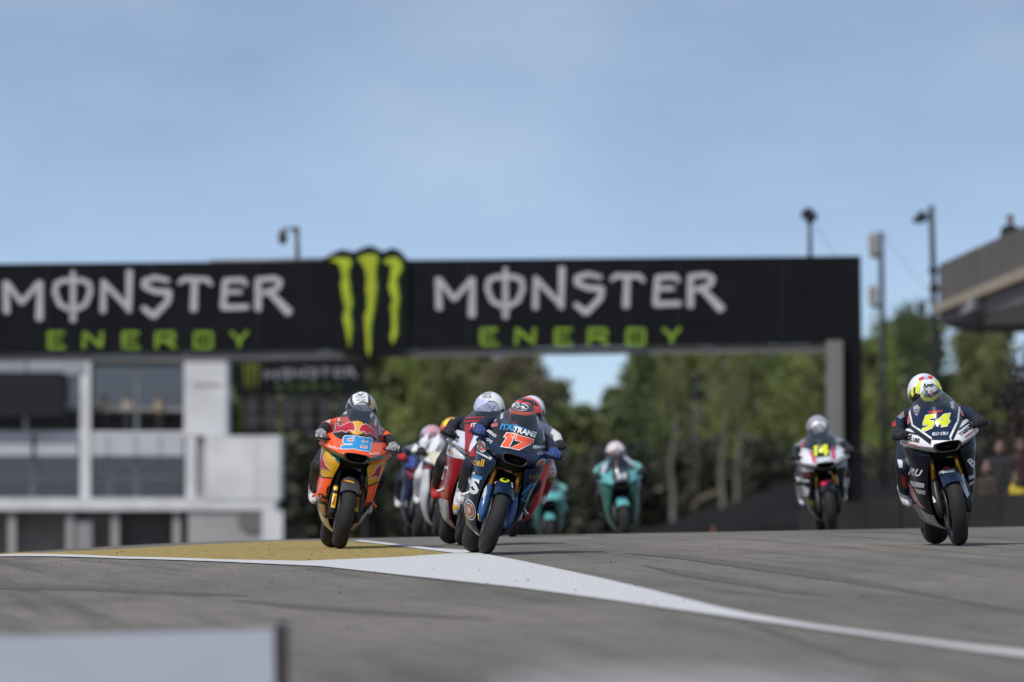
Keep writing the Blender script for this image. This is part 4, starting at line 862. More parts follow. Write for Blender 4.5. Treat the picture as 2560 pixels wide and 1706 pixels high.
# ------------------------------------------------------------------ paintwork, numbers and lettering, laid on the real surfaces
NS = ['nose', 'screen']; SL, SR = ['side-1', 'nose'], ['side1', 'nose']; HV = ['visor', 'helmet']
STICK = mat('sticker_grey_white', (.45, .45, .47), .5); TAN = paint('tan', (.42, .24, .13)); BRED = paint('bright_red', (.75, .03, .02)); LILAC = paint('lilac_visor', (.42, .47, .66)); PINKISH = paint('faded_red', (.45, .10, .09))
P = b98.poly; T = b98.text
P('paint_panel', [[(318, 466), (420, 456), (540, 474), (700, 515), (716, 524), (650, 528), (560, 512), (430, 490), (392, 520), (350, 498)]], BLACK, NS, 1, 'nose')
P('bull_emblem', [ellipse(532, 420, 72, 60, 8)], YELW, NS, 2, 'nose')
BULLS = [[(318, 466), (352, 432), (346, 402), (368, 380), (372, 402), (392, 408), (430, 392), (470, 372), (496, 376), (512, 400), (516, 432), (500, 450), (478, 438), (452, 446), (440, 458), (404, 442), (372, 454), (345, 456)],
         [(716, 522), (690, 486), (694, 455), (672, 424), (690, 470), (650, 420), (606, 388), (572, 398), (550, 436), (560, 456), (588, 448), (606, 472), (632, 462), (664, 474), (686, 496)]]
for b_ in BULLS: P('bull_emblem', [b_], WHITE, NS, 3, 'nose', 4); P('bull_emblem', [b_], RBRED, NS, 4, 'nose')
NINE = [[(432, 492), (540, 492), (550, 500), (535, 580), (520, 604), (392, 604), (402, 574), (488, 574), (494, 560), (425, 560), (412, 548), (420, 502)], [(452, 515), (508, 515), (502, 541), (448, 541)]]
EIGHT = [[(560, 502), (650, 512), (660, 524), (655, 556), (645, 565), (652, 575), (645, 615), (632, 626), (530, 612), (522, 602), (530, 570), (540, 560), (532, 550), (545, 512)], [(573, 526), (628, 532), (624, 551), (569, 546)], [(561, 574), (620, 580), (616, 604), (556, 598)]]
for n_ in (NINE, EIGHT): P('race_number', n_, WHITE, NS, 3, 'nose', 6); P('race_number', n_, BLUE, NS, 4, 'nose')
T('Red Bull', 326, 590, 20, 17, WHITE, NS, 3, 1.0, .1, 'nose', .02); T('Red Bull', 680, 645, 20, -3, WHITE, NS, 3, 1.0, .1, 'nose', .02)
P('paint_panel', [[(203, 556), (300, 612), (410, 648), (440, 702), (365, 722), (300, 650)]], TEALD, SL, 2, 'side-1'); P('paint_panel', [[(545, 715), (590, 690), (795, 648), (772, 676), (650, 716), (605, 765)]], TEALD, SR, 2, 'side1')
for b_, t_ in (([(212, 640), (235, 662), (262, 745), (302, 786), (255, 774), (228, 768), (192, 776), (212, 720)], 'side-1'), ([(748, 728), (735, 790), (716, 850), (690, 835), (650, 850), (622, 864), (680, 808), (700, 768)], 'side1')):
    P('bull_emblem', [b_], WHITE, [t_], 2, None, 5); P('bull_emblem', [b_], RBRED, [t_], 3)
P('paint_panel', [[(140, 805), (190, 812), (240, 846), (320, 850), (345, 1330), (250, 1290), (140, 1060)]], BLACK, ['side-1'], 1); P('paint_panel', [[(730, 880), (640, 915), (585, 918), (455, 1330), (560, 1250), (700, 1100)]], BLACK, ['side1'], 1)
P('paint_panel', [[(165, 815), (230, 856), (315, 862), (305, 905), (270, 940), (262, 1060), (190, 1030), (155, 930)]], ORANGE, ['side-1'], 2); P('paint_panel', [[(590, 928), (640, 928), (715, 895), (692, 1035), (660, 1060), (568, 1118), (600, 1040)]], ORANGE, ['side1'], 2)
T('KTM', 206, 1012, 46, 16, BLACK, ['side-1'], 3, .9, .2, None, .04); T('KTM', 618, 1092, 34, -24, BLACK, ['side1'], 3, .9, .2, None, .04)
P('paint_panel', [[(155, 1085), (200, 1120), (250, 1200), (340, 1225), (330, 1330), (270, 1300), (235, 1230)]], CREAM, ['side-1'], 2); P('sticker', [[(195, 1070), (255, 1090), (262, 1185), (225, 1165)]], TAN, ['side-1'], 3); P('paint_panel', [[(470, 1315), (478, 1255), (560, 1200), (650, 1100), (570, 1235)]], CREAM, ['side1'], 2)
P('paint_panel', [[(430, 872), (500, 888), (512, 906), (470, 892), (430, 884)]], YELW, ['mud'], 1); P('paint_panel', [[(410, 872), (428, 872), (428, 885), (410, 885)]], RBRED, ['mud'], 1)
for t_, q_ in (('fork-1', [[(322, 990), (356, 995), (338, 1118), (304, 1112)], [(330, 925), (362, 930), (358, 965), (328, 960)]]), ('fork1', [[(524, 1020), (554, 1025), (540, 1152), (512, 1146)], [(530, 955), (570, 962), (565, 1000), (528, 990)]])):
    for o_ in q_: P('sticker', [o_], paint('sticker_yellow', (.70, .42, .02)), [t_], 1)
T('PIRELLI', 331, 1053, 18, -80, RBRED, ['fork-1'], 3, 1.0, .2, None, .02); T('PIRELLI', 533, 1085, 18, -83, RBRED, ['fork1'], 3, 1.0, .2, None, .02)
P('helmet_marking', [[(498, 112), (545, 90), (600, 96), (624, 135), (628, 190), (602, 222), (520, 218), (494, 180)]], WHITE, HV, 2, 'helmet')
for o_ in ([(476, 110), (497, 112), (492, 180), (505, 226), (486, 226), (472, 170)], [(626, 118), (642, 150), (648, 214), (630, 222), (630, 170)], [(448, 140), (458, 130), (450, 215), (440, 215)]): P('helmet_marking', [o_], DGREY, HV, 2, 'helmet')
for o_ in ([(418, 190), (440, 150), (438, 226), (424, 226)], [(660, 165), (682, 200), (674, 252), (658, 246)]): P('helmet_marking', [o_], YELW, HV, 2, 'helmet')
T('PONT', 562, 155, 20, 3, DGREY, HV, 3, 1.1, 0, 'helmet'); T('GRUP', 562, 181, 20, 3, DGREY, HV, 3, 1.1, 0, 'helmet'); P('helmet_marking', [[(534, 112), (546, 128), (560, 133), (576, 128), (588, 114), (582, 134), (560, 143), (540, 134)]], BLACK, HV, 3, 'helmet')
for o_, m_ in (([(258, 345), (292, 300), (304, 335), (290, 385), (262, 368)], LW), ([(740, 388), (770, 382), (772, 430), (748, 452)], LW), ([(370, 250), (400, 205), (425, 190), (410, 240), (380, 290)], LB)): P('suit_panel', [o_], m_, ['body'], 2)
for o_, m_ in (([(410, 278), (440, 260), (446, 296), (418, 306)], STICK), ([(640, 310), (664, 280), (674, 312), (650, 336)], STICK), ([(352, 318), (375, 310), (390, 360), (366, 362)], CREAM), ([(316, 345), (330, 338), (348, 382), (332, 388)], STICK), ([(682, 348), (702, 340), (696, 400), (680, 405)], CREAM), ([(720, 400), (734, 408), (730, 452), (716, 446)], STICK)): P('sticker', [o_], m_, ['screen'], 1)

P = b17.poly; T = b17.text; BLU2 = paint('bright_blue', (.03, .20, .42)); NAVW = paint('orange_red', (.82, .10, .03))
P('paint_panel', [[(505, 440), (600, 408), (720, 420), (890, 470), (965, 560), (880, 660), (790, 650), (600, 632), (540, 540)]], BLACK, NS, 1, 'nose')
ONE = [(640, 490), (712, 497), (654, 615), (592, 605), (640, 530), (616, 524)]; SEVEN = [(726, 506), (860, 545), (852, 572), (738, 634), (670, 619), (770, 570), (710, 552)]
for n_ in (ONE, SEVEN): P('race_number', [n_], WHITE, NS, 3, 'nose', 6); P('race_number', [n_], NAVW, NS, 4, 'nose')
T('ITAL', 648, 446, 48, 8, BLU2, NS, 3, 1.0, .15, 'nose', .05); T('TRANS', 786, 482, 46, 15, WHITE, NS, 3, .98, .1, 'nose', .05); P('lettering', [[(600, 418), (720, 420), (880, 490), (878, 498), (720, 432), (600, 428)]], BLU2, NS, 3, 'nose')
T('SEBINO', 502, 488, 25, 38, WHITE, NS, 2, .95, 0, 'nose', .03); T('COSPE', 468, 540, 27, 38, WHITE, NS, 2, 1.0, 0, 'nose'); T('SEBINO', 912, 607, 25, -3, WHITE, NS, 2, .95, 0, 'nose', .03); T('COSPE', 945, 662, 25, -4, WHITE, NS, 2, 1.0, 0, 'nose')
P('sticker', [ellipse(424, 602, 36, 54, -24)], STICK, SL, 2, 'side-1'); P('sticker', [ellipse(424, 602, 27, 43, -24)], PINKISH, SL, 3, 'side-1'); P('sticker', [ellipse(424, 602, 14, 24, -24)], STICK, SL, 4, 'side-1')
P('sticker', [ellipse(925, 742, 50, 26, -35)], STICK, SR, 2, 'side1'); P('sticker', [ellipse(925, 742, 38, 18, -35)], PINKISH, SR, 3, 'side1')
P('stripe', [[(385, 640), (505, 705), (505, 720), (380, 655)]], STICK, SL, 2, 'side-1')
T('icell', 392, 738, 62, 10, paint('sticker_yellow', (.70, .42, .02)), ['side-1'], 2, .85, 0, None, .02); T('icell', 858, 855, 44, -4, mat('olive_print', (.25, .22, .03), .5), ['side1'], 2, .75, .2)
T('N', 312, 885, 120, 8, WHITE, ['side-1'], 2, .7, .1, None, .04); T('S', 366, 945, 130, 8, WHITE, ['side-1'], 3, .9, 0, None, .04); P('paint_panel', [[(350, 838), (436, 858), (428, 888), (348, 868)]], BLU2, ['side-1'], 4); P('paint_panel', [[(305, 800), (330, 808), (322, 850), (298, 842)]], BLU2, ['side-1'], 4)
for k_, (f_, m_) in enumerate(((1, WHITE), (.86, NAVY), (.72, WHITE), (.62, PINKISH), (.30, STICK))): P('sticker', [ellipse(326, 1140, 46 * f_, 90 * f_, -12)], m_, ['side-1'], 2 + k_)
P('paint_panel', [[(255, 1180), (300, 1240), (330, 1300), (390, 1335), (392, 1362), (330, 1352), (290, 1270)]], CREAM, ['side-1'], 2)  # pale patch paints the warm light low on the belly
P('paint_panel', [[(832, 920), (886, 905), (802, 1078), (728, 1042)]], BLU2, ['side1'], 2); P('paint_panel', [[(845, 935), (860, 930), (790, 1060), (775, 1052)]], NAVY, ['side1'], 3); P('paint_panel', [[(800, 980), (815, 970), (765, 1045), (752, 1040)]], NAVY, ['side1'], 3)
P('sticker', [ellipse(620, 890, 40, 21, 8)], NEON, ['mud'], 2); P('sticker', [ellipse(620, 890, 18, 9, 8)], BLACK, ['mud'], 3); P('sticker', [[(570, 854), (642, 860), (642, 870), (570, 865)]], STICK, ['mud'], 2)
for o_ in ([(525, 905), (556, 880), (550, 912), (530, 932)], [(672, 910), (685, 915), (686, 960), (676, 950)], [(490, 930), (508, 905), (506, 950), (492, 970)]): P('sticker', [o_], WHITE, ['mud'], 2)
P('sticker', [[(385, 1170), (402, 1175), (400, 1240), (385, 1230)]], YELW, ['fork-1'], 1); P('sticker', [[(430, 1010), (450, 960), (470, 930), (462, 1010), (440, 1060)]], STICK, ['fork-1'], 1); P('sticker', [[(686, 1035), (704, 1040), (700, 1060), (684, 1055)]], WHITE, ['fork1'], 1)
for o_ in ([(665, 195), (690, 168), (765, 190), (860, 212), (900, 242), (893, 262), (800, 216), (700, 208)], [(740, 130), (800, 140), (850, 175), (800, 170), (745, 160)], [(650, 240), (668, 215), (672, 300), (655, 320)]): P('helmet_marking', [o_], DGREY, HV, 2, 'helmet')
P('helmet_marking', [[(662, 283), (720, 302), (800, 312), (888, 306), (880, 330), (800, 338), (720, 328), (668, 312)]], NAVW, HV, 3, 'helmet'); P('helmet_marking', [[(690, 225), (860, 250), (870, 290), (850, 310), (690, 290), (675, 270)]], DGREY, HV, 3, 'helmet'); P('helmet_marking', [ellipse(754, 267, 68, 33, 7)], WHITE, HV, 4, 'helmet'); P('helmet_marking', [ellipse(754, 267, 60, 26, 7)], BLACK, HV, 5, 'helmet'); T('NHC', 754, 267, 34, 7, WHITE, HV, 6, 1.15, .1, 'helmet', .03)
for o_ in ([(500, 345), (560, 305), (548, 385), (492, 412)], [(588, 292), (612, 282), (606, 362), (584, 372)], [(932, 405), (958, 402), (966, 560), (942, 545)], [(885, 350), (905, 330), (915, 400), (895, 420)]): P('sticker', [o_], STICK, ['screen'], 1)
P('sticker', [[(500, 415), (560, 400), (565, 430), (515, 440)]], PINKISH, NS, 2, 'nose')
for o_ in ([(378, 430), (395, 428), (398, 470), (382, 474)], [(408, 420), (425, 424), (420, 462), (405, 460)]): P('suit_panel', [o_], LW, ['body'], 2)
P('suit_panel', [[(540, 235), (600, 215), (590, 245), (545, 262)]], LW, ['body'], 2); P('suit_panel', [[(470, 320), (505, 300), (500, 340), (472, 352)]], LW, ['body'], 2)
P('suit_panel', [[(300, 545), (350, 540), (330, 640), (300, 620)]], LW, ['body'], 2); P('suit_panel', [[(320, 640), (365, 600), (360, 690), (320, 690)]], LR, ['body'], 2)

P = b54.poly; T = b54.text
P('paint_panel', [[(262, 380), (300, 345), (430, 335), (560, 330), (655, 372), (668, 450), (590, 592), (600, 618), (450, 616), (285, 488)]], NAVY, NS, 1, 'nose')
for o_ in ([(244, 350), (258, 345), (287, 484), (446, 600), (440, 613), (274, 495)], [(666, 330), (681, 340), (666, 460), (603, 602), (588, 592), (651, 455)]): P('stripe', [o_], WHITE, NS, 3, 'nose')
for o_ in ([(186, 530), (322, 560), (348, 580), (190, 548)], [(240, 482), (276, 497), (440, 614), (432, 656), (330, 580), (246, 508)], [(690, 430), (722, 408), (668, 520), (622, 620), (604, 608), (668, 462)], [(668, 522), (776, 440), (778, 454), (668, 538)]): P('stripe', [o_], BLACK, NS, 2, 'nose')
for o_ in ([(235, 395), (250, 385), (264, 466), (236, 482)], [(668, 350), (690, 368), (716, 412), (692, 410)]): P('stripe', [o_], PINKISH, NS, 2, 'nose')
T('YAMALUBE', 256, 610, 34, 10, BLACK, NS, 2, .72, 0, 'nose', .03); T('YAMALUBE', 750, 520, 36, -38, BLACK, NS, 2, .72, 0, 'nose', .03)
for o_ in ([(190, 628), (320, 658), (320, 668), (195, 640)], [(715, 588), (806, 524), (808, 536), (720, 598)]): P('stripe', [o_], PINKISH, NS, 2, 'nose')
FIVE = [[(395, 410), (476, 395), (470, 427), (426, 436), (420, 452), (456, 454), (464, 480), (446, 516), (386, 544), (361, 541), (368, 518), (414, 500), (420, 486), (374, 490), (372, 474)]]
FOUR = [[(545, 400), (593, 392), (579, 450), (592, 455), (586, 472), (575, 476), (570, 502), (524, 509), (530, 482), (481, 482), (480, 462)], [(545, 430), (536, 456), (514, 457)]]
for n_ in (FIVE, FOUR): P('race_number', n_, WHITE, NS, 4, 'nose', 5); P('race_number', n_, NEON, NS, 5, 'nose')
T('PRAMAC', 470, 378, 18, -6, BRED, NS, 3, 1.15, .3, 'nose', .03); T('BLU CRU', 510, 566, 26, -2, WHITE, NS, 3, .9, .3, 'nose', .02)
T('RU', 296, 890, 58, 12, WHITE, ['side-1'], 2, 1.0, .25, None, .04); T('B', 775, 812, 72, -48, WHITE, ['side1'], 2, .9, .2, None, .04)
for o_, t_ in (([(258, 960), (380, 985), (376, 1022), (275, 1006)], 'side-1'), ([(300, 1028), (390, 1045), (388, 1080), (325, 1068)], 'side-1'), ([(735, 930), (802, 905), (802, 935), (735, 960)], 'side1'), ([(740, 985), (797, 960), (792, 985), (745, 1015)], 'side1')): P('stripe', [o_], STICK, [t_], 2)
P('stripe', [[(225, 940), (290, 1040), (330, 1125), (385, 1190), (360, 1192), (280, 1110)]], PINKISH, ['side-1'], 2); P('paint_panel', [[(335, 1190), (400, 1236), (490, 1262), (565, 1325), (560, 1372), (480, 1345), (395, 1285)]], GREY, ['side-1'], 2)
P('sticker', [[(528, 838), (556, 828), (582, 832), (588, 858), (528, 862)]], BRED, ['mud'], 2); T('YAMAHA', 566, 886, 24, -7, WHITE, ['mud'], 2, 1.0, 0, None, .03)
P('brake_duct', [[(640, 895), (705, 882), (718, 960), (760, 1080), (742, 1110), (690, 1000)]], WHITE, ['fork1'], 1); P('brake_duct', [[(400, 985), (425, 1000), (440, 1070), (480, 1140), (460, 1152), (425, 1090)]], WHITE, ['fork-1'], 1)
for o_ in ([(262, 205), (285, 160), (303, 180), (290, 248), (268, 238)], [(308, 165), (345, 102), (352, 118), (332, 222), (310, 216)], [(452, 92), (500, 118), (528, 170), (524, 205), (490, 160)], [(342, 212), (388, 250), (440, 252), (482, 225), (520, 190), (508, 240), (450, 286), (380, 284), (348, 252)]): P('helmet_marking', [o_], NEON, HV, 2, 'helmet')
for o_, m_ in (([(328, 96), (370, 74), (368, 100), (335, 112)], BRED), ([(408, 70), (447, 74), (442, 96), (410, 92)], BRED), ([(290, 175), (304, 160), (300, 245), (288, 248)], DGREY), ([(505, 115), (535, 160), (540, 200), (522, 165)], DGREY), ([(385, 195), (403, 193), (403, 250), (386, 240)], paint('flag_green', (.08, .20, .12))), ([(428, 193), (446, 195), (446, 232), (428, 246)], PINKISH), ([(372, 74), (406, 70), (406, 96), (372, 98)], LILAC)): P('helmet_marking', [o_], m_, HV, 3, 'helmet')
T('Arai', 405, 150, 32, -5, BLACK, HV, 3, 1.1, .1, 'helmet', .03)
for o_, m_ in (([(126, 310), (150, 250), (218, 238), (206, 282), (150, 310)], LW), ([(130, 352), (200, 345), (206, 420), (170, 442), (138, 410)], LG), ([(545, 165), (600, 172), (634, 218), (570, 238)], LW)): P('suit_panel', [o_], m_, ['body'], 2)
for o_, m_ in (([(105, 470), (135, 455), (140, 500), (108, 505)], LR), ([(100, 560), (150, 545), (150, 575), (105, 590)], LG), ([(120, 330), (150, 300), (195, 300), (180, 335), (130, 350)], LW), ([(560, 190), (640, 225), (655, 262), (600, 250)], LW), ([(150, 780), (190, 790), (195, 850), (165, 850)], LW), ([(180, 900), (215, 930), (225, 1020), (190, 1000)], LR)): P('suit_panel', [o_], m_, ['body'], 2)
P('suit_panel', [[(143, 382), (165, 348), (188, 402), (145, 406)]], LO, ['body'], 3); P('suit_panel', [[(640, 290), (665, 265), (688, 300), (680, 325)]], LO, ['body'], 3); P('suit_panel', [[(235, 165), (280, 125), (285, 140), (245, 185)]], LR, ['body'], 3)
for o_ in ([(285, 330), (320, 315), (345, 345), (320, 415), (292, 395)], [(596, 290), (625, 285), (630, 350), (605, 345)]): P('sticker', [o_], STICK, ['screen'], 1)

P = brd.poly; T = brd.text
P('paint_panel', [[(60, 470), (280, 410), (290, 716), (200, 700), (60, 640)]], PALE, SL, 2, 'side-1')
P('paint_panel', [[(270, 355), (445, 350), (470, 420), (400, 450), (360, 500), (325, 580), (300, 690), (283, 640), (282, 420)]], RED, NS, 3, 'nose')
for y_ in (372, 402): P('stripe', [[(272, y_), (440, y_ - 12), (440, y_ - 2), (272, y_ + 12)]], BLACK, NS, 4, 'nose')
T('ITA', 368, 424, 30, -4, WHITE, NS, 5, 1.2, .3, 'nose', .03); T('GRESINI', 190, 515, 22, 28, BLACK, SL, 4, .9, .2, 'nose', .02); T('RACING', 182, 540, 22, 28, BLACK, SL, 4, .9, .2, 'nose', .02)
P('sticker', [[(124, 612), (180, 640), (188, 682), (148, 662)]], TAN, SL, 4, 'nose'); T('T', 92, 830, 110, 6, WHITE, ['side-1'], 2, .9, 0, None, .05)
P('paint_panel', [[(40, 1030), (140, 1060), (150, 1210), (120, 1215), (85, 1130)]], PALE, ['side-1'], 2); P('paint_panel', [[(55, 1105), (120, 1190), (185, 1250), (182, 1310), (135, 1290)]], CREAM, ['side-1'], 3)
P('paint_panel', [[(45, 930), (150, 930), (140, 1055), (55, 1030)]], paint('orange_brown', (.42, .06, .02)), ['side-1'], 2); P('sticker', [[(160, 1100), (222, 1100), (216, 1140), (164, 1140)]], YELW, ['fork-1'], 1)
T('PONT', 460, 160, 24, 2, DGREY, HV, 3, 1.0, 0, 'helmet'); T('GRUP', 466, 184, 22, 2, DGREY, HV, 3, 1.0, 0, 'helmet'); P('helmet_marking', [[(446, 118), (458, 130), (472, 132), (492, 124), (485, 140), (466, 143), (450, 134)]], BLACK, HV, 3, 'helmet'); P('helmet_marking', [[(345, 225), (390, 195), (500, 212), (540, 245), (505, 305), (375, 300), (350, 270)]], LILAC, HV, 3, 'helmet')
P('suit_panel', [[(195, 275), (290, 255), (275, 300), (205, 318)]], leather('pale_blue', (.30, .36, .55)), ['body'], 2); P('suit_panel', [[(165, 330), (200, 315), (210, 350), (180, 375)]], LW, ['body'], 2); P('suit_panel', [[(245, 215), (310, 180), (310, 205), (255, 235)]], LR, ['body'], 2)
for o_ in ([(205, 370), (270, 290), (330, 255), (300, 330), (240, 400)],): P('sticker', [o_], STICK, ['screen'], 1)

P = bwr.poly; T = bwr.text
for o_, m_ in (([(985, 700), (1060, 720), (1040, 860), (960, 860)], LW), ([(955, 870), (1045, 860), (1040, 900), (950, 905)], leather('gold_stripe', (.25, .22, .05))), ([(975, 330), (1005, 300), (1030, 420), (1000, 440)], LR), ([(940, 250), (960, 260), (950, 310), (930, 300)], LR)): P('suit_panel', [o_], m_, ['body'], 2)
P('stripe', [[(960, 600), (1105, 575), (1105, 600), (1060, 640), (965, 660)]], WHITE, ['nose'], 2)
T('G', 1010, 825, 60, 5, BRED, ['body'], 4)

P = b14.poly
P('paint_panel', [[(318, 470), (512, 455), (525, 600), (345, 622)]], BLACK, NS, 2, 'nose')
for n_ in ([(340, 500), (362, 484), (390, 480), (386, 604), (352, 606), (352, 520)], [(408, 545), (452, 474), (500, 472), (498, 536), (514, 538), (512, 566), (498, 566), (498, 598), (462, 598), (462, 568), (408, 570)]): P('race_number', [n_], NEON, NS, 4, 'nose')
for o_ in ([(288, 548), (325, 560), (378, 675), (340, 668)], [(538, 500), (570, 490), (592, 620), (556, 650)], [(190, 440), (235, 430), (230, 500), (195, 515)]): P('stripe', [o_], PINK, NS, 3, 'nose')
for o_ in ([(140, 645), (200, 505), (285, 525), (325, 650), (330, 700), (230, 690)], [(595, 480), (660, 480), (735, 540), (700, 600), (600, 640)]): P('paint_panel', [o_], WHITE, NS, 2, 'nose')
P('helmet_marking', [[(320, 240), (370, 200), (460, 215), (490, 280), (470, 330), (350, 345)]], WHITE, HV, 3, 'helmet'); P('helmet_marking', [[(250, 240), (300, 200), (310, 290), (270, 330)]], LG, HV, 2, 'helmet')
P('paint_panel', [[(435, 880), (470, 835), (520, 822), (555, 850), (560, 880), (500, 872)]], mat('gold_print', (.34, .20, .05), .5), ['mud'], 2); P('paint_panel', [[(425, 935), (440, 900), (500, 872), (560, 866), (618, 885), (622, 925), (560, 900), (500, 912), (460, 950)]], PINK, ['mud'], 3)
P = btl.poly
P('paint_panel', [[(380, 610), (440, 565), (600, 548), (650, 600), (640, 690), (560, 765), (430, 735)]], DGREY, NS, 2, 'nose'); P('race_number', [[(462, 590), (520, 582), (516, 662), (470, 668)]], STICK, NS, 3, 'nose'); P('race_number', [[(540, 580), (590, 574), (588, 650), (540, 660)]], STICK, NS, 3, 'nose')
P('paint_panel', [[(330, 470), (400, 360), (530, 340), (625, 440), (600, 492), (350, 505)]], BLACK, NS, 1, 'screen')
P('stripe', [[(540, 345), (620, 365), (745, 490), (700, 500), (630, 440)]], PALE, NS, 2, 'nose'); P('stripe', [[(240, 560), (260, 480), (320, 420), (320, 500), (270, 600)]], PALE, NS, 2, 'nose')
P('helmet_marking', [[(350, 285), (500, 295), (490, 345), (370, 335)]], PINKISH, HV, 2, 'helmet')
P = bna.poly; DRED = paint('dark_red', (.16, .02, .025)); BLU3 = paint('royal_blue', (.03, .05, .22))
for n_, o_, m_, t_ in (('helmet_marking', [(300, 205), (345, 160), (375, 150), (370, 260), (310, 275)], LILAC, HV), ('paint_panel', ellipse(250, 440, 42, 44), WHITE, NS), ('paint_panel', [(300, 380), (340, 300), (400, 280), (380, 420), (320, 430)], WHITE, NS), ('paint_panel', [(350, 400), (400, 350), (410, 450), (370, 470)], DRED, NS),
        ('paint_panel', [(150, 690), (230, 650), (285, 700), (270, 760), (190, 775)], DRED, ['side-1', 'nose']), ('paint_panel', [(130, 560), (200, 520), (260, 560), (250, 640), (160, 650)], BLU3, ['side-1', 'nose']), ('stripe', [(215, 850), (290, 810), (315, 900), (270, 945), (225, 920)], WHITE, ['side-1', 'side1']), ('stripe', [(275, 840), (300, 830), (318, 900), (285, 930)], PINK, ['side-1', 'side1']), ('stripe', [(120, 1050), (160, 1000), (210, 1040), (200, 1120)], GREY, ['side-1', 'side1']), ('suit_panel', [(170, 330), (225, 290), (260, 330), (200, 385)], LW, ['body']), ('suit_panel', [(250, 300), (285, 270), (290, 350), (260, 360)], LB, ['body'])):
    P(n_, [o_], m_, t_, 3 if m_ is PINK else 2, t_[-1] if t_ is HV else t_[0])
P = bor.poly
for n_, o_, m_, t_ in (('paint_panel', [(360, 440), (440, 300), (520, 280), (520, 380), (470, 470), (400, 480)], WHITE, NS), ('paint_panel', [(350, 560), (400, 540), (430, 600), (390, 640)], WHITE, NS), ('helmet_marking', [(545, 170), (610, 115), (650, 150), (600, 205)], paint('helmet_yellow', (.85, .62, .02)), HV), ('helmet_marking', [(500, 215), (560, 205), (600, 225), (520, 240)], BRED, HV), ('suit_panel', [(370, 330), (420, 280), (440, 300), (400, 360)], LR, ['body']),
        ('paint_panel', [(285, 670), (405, 670), (405, 940), (385, 1060), (468, 1240), (420, 1295), (340, 1180), (278, 950)], WHITE, ['side-1', 'side1']), ('stripe', [(300, 640), (450, 620), (470, 660), (330, 675)], DRED, ['side-1', 'side1', 'nose'])):
    P(n_, [o_], m_, t_, 2, t_[-1] if t_ is HV else t_[0])
P = b14.poly
for o_, t_ in (([(255, 1100), (380, 1118), (395, 1185), (300, 1165)], 'side-1'), ([(655, 1085), (755, 1030), (740, 1085), (680, 1135)], 'side1')): P('stripe', [o_], mat('olive_print', (.25, .22, .03), .5), [t_], 2)
for o_ in ([(140, 840), (280, 870), (300, 900), (150, 900)], [(145, 950), (200, 930), (295, 985), (280, 1060), (155, 1085)]): P('suit_panel', [o_], LW, ['side-1', 'body'], 2, 'side-1')
P('suit_panel', [[(690, 850), (745, 850), (760, 960), (690, 960)]], LW, ['side1', 'body'], 2, 'side1'); P('paint_panel', [[(170, 710), (360, 740), (360, 780), (175, 790)]], GREY, ['side-1', 'nose'], 2); P('paint_panel', [[(575, 700), (720, 640), (700, 720), (600, 745)]], GREY, ['side1', 'nose'], 2); P('stripe', [[(180, 800), (310, 800), (300, 840), (190, 835)]], DRED, ['side-1'], 2)
P('paint_panel', [[(390, 640), (520, 610), (530, 650), (400, 680)]], PALE, NS, 2, 'nose')

# ------------------------------------------------------------------ people beside the track
def stand_parts(lean=0.0, arm=.0):
    L = [((0, 0, .95), .15, (0, 0, 1.15), .14), ((-.06, 0, 1.15), .125, (-.08, 0, 1.36), .11), ((.06, 0, 1.15), .125, (.08, 0, 1.36), .11), ((0, 0, 1.40), .07, (0, -.01, 1.52), .055)]
    L += mir([((.09, 0, .92), .095, (.10, -.01, .52), .068), ((.10, -.01, .52), .066, (.10, .02, .10), .045), ((.10, .03, .05), .045, (.11, -.13, .035), .038), ((.17, 0, 1.38), .07, (.235, .02 - arm * .3, 1.10 + arm * .08), .05), ((.235, .02 - arm * .3, 1.10 + arm * .08), .047, (.21, -.10 - arm, .90 + arm * .6), .034), ((.21, -.11 - arm, .89 + arm * .6), .034, (.20, -.15 - arm, .84 + arm * .6), .024)])
    return L
STAND = [shape(stand_parts(0, a), .02, 4) for a in (0.0, .25)]
HEAD = shape([((0, -.01, 1.60), .088, (0, .01, 1.66), .092), ((0, -.05, 1.57), .055, (0, -.06, 1.55), .045), ((0, -.10, 1.60), .018, (0, -.095, 1.63), .012), ((-.09, .0, 1.61), .02, (-.09, 0, 1.63), .02), ((.09, .0, 1.61), .02, (.09, 0, 1.63), .02)], .012, 2)
HAIR = shape([((0, .015, 1.655), .098, (0, .03, 1.66), .096), ((0, .05, 1.60), .075, (0, .05, 1.65), .085)], .014, 2)
SKIN = mat('skin', (.16, .095, .065), .6); CLOTH = {}
def cloth(n_, c): return mat('cloth_' + n_, c, .85, 0, 0, .15, 8, .3, 20)
def bystander(px, feet_z, d, top, bottom, hair, label, k=0, rot=0, group=None):
    x = (px - 1280) / FPX * d; me = STAND[k].copy(); me.materials.clear(); me.materials.append(top); me.materials.append(bottom)
    cen = np.empty(len(me.polygons) * 3); me.polygons.foreach_get('center', cen); me.polygons.foreach_set('material_index', (cen.reshape(-1, 3)[:, 2] < .95).astype(np.int32))
    o = bpy.data.objects.new('person', me); COL.objects.link(o); o.location = (x, d, feet_z); o.rotation_euler.z = rot; tag(o, label, 'person', group)
    link('head', HEAD, SKIN, o); link('hair', HAIR, hair, o); return o
HB = cloth('hair_brown', (.05, .035, .025)); HBK = cloth('hair_black', (.012, .011, .011))
zf = W(0, 1079, DP).z + .01
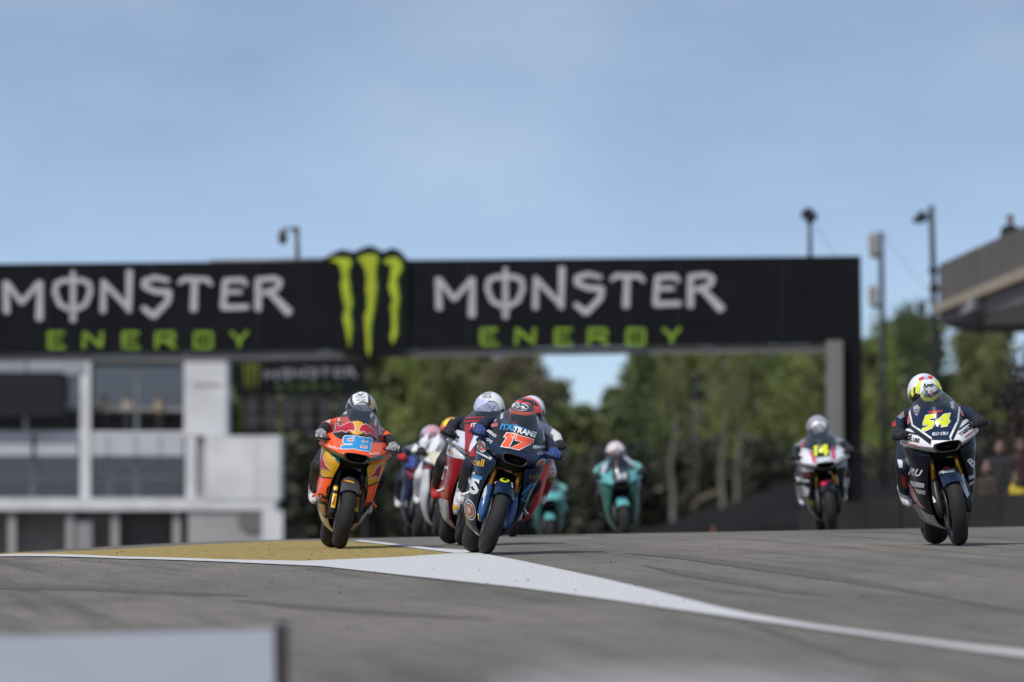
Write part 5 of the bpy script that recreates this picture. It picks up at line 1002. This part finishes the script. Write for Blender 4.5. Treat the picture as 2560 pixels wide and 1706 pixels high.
for i, (px, t_, lb) in enumerate(((262, cloth('beige', (.36, .29, .21)), 'bystander in beige shirt on the pit balcony next to the white column'), (318, cloth('sand', (.33, .28, .22)), 'bystander in sand-coloured shirt between column and mullion on the balcony'), (398, cloth('ochre', (.32, .25, .17)), 'bystander in ochre shirt nearest the stair tower on the balcony'))):
    bystander(px, zf, DP + .1, t_, cloth('dark_trousers', (.03, .03, .035)), HB, lb, i % 2, .3 * i, 'people on the pit balcony')
zc = W(0, 1236, 204).z - 1.25
for i, (px, dz_, t_, lb) in enumerate(((2468, .1, cloth('dark_brown', (.035, .022, .018)), 'spectator in dark brown jacket nearest the rider with number 54'), (2500, .45, cloth('black', (.012, .012, .014)), 'tall spectator in black behind the concrete barrier'), (2492, -.2, cloth('pale_grey', (.25, .24, .24)), 'spectator in grey top low behind the barrier'),
        (2534, -.10, cloth('yellow_vest', (.50, .38, .03)), 'marshal in yellow vest behind the concrete barrier'), (2548, .5, cloth('maroon', (.05, .018, .018)), 'tall spectator in maroon at the picture edge'), (2556, .0, cloth('denim', (.04, .05, .08)), 'spectator in denim blue beside the yellow vest'))):
    bystander(px, zc + dz_, 204 + i * .9, t_, cloth('dark_trousers', (.03, .03, .035)), HBK, lb, i % 2, .4 * (i - 2), 'spectators behind the barrier')
st = empty('spectator_step', (W(2520, 1300, 207).x, 203, gz(8, 205))); tag(st, 'stepped concrete terrace under the spectators', 'terrace')
for i in range(6): adopt(box('step', W(2450, 1300, 206).x, W(2760, 1300, 206).x, 203.2 + i * .9, 204.1 + i * .9, gz(8, 205) - 1, zc + sorted((.1, .45, -.2, -.10, .5, .0))[i] - .001, M_CONC), st)
pm = W(2526, 604, 290); bystander(2526, pm.z - 1.05, 290, cloth('black', (.012, .012, .014)), cloth('marshal_yellow', (.22, .24, .02)), HBK, 'marshal in black top and dull yellow trousers on the grandstand deck', 0, .2)

sh = empty('dark_shrub', (W(2530, 1200, 216).x, 216, gz(9, 216))); tag(sh, 'dark brown shrub behind the spectators at the picture edge', 'shrub')
for px_, py_, w_, h_ in ((2470, 1150, 110, 170), (2520, 1100, 130, 230), (2590, 1040, 150, 300)):
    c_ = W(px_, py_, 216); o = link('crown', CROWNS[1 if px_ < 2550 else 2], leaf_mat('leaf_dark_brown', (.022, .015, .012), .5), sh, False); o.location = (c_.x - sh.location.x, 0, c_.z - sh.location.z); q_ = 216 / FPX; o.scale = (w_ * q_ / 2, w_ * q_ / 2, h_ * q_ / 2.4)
tube('stem', [(0, 0, 0), (.1, 0, 1.2), (.0, 0, 2.6)], [.09, .07, .03], M_BARK, sh, 8)
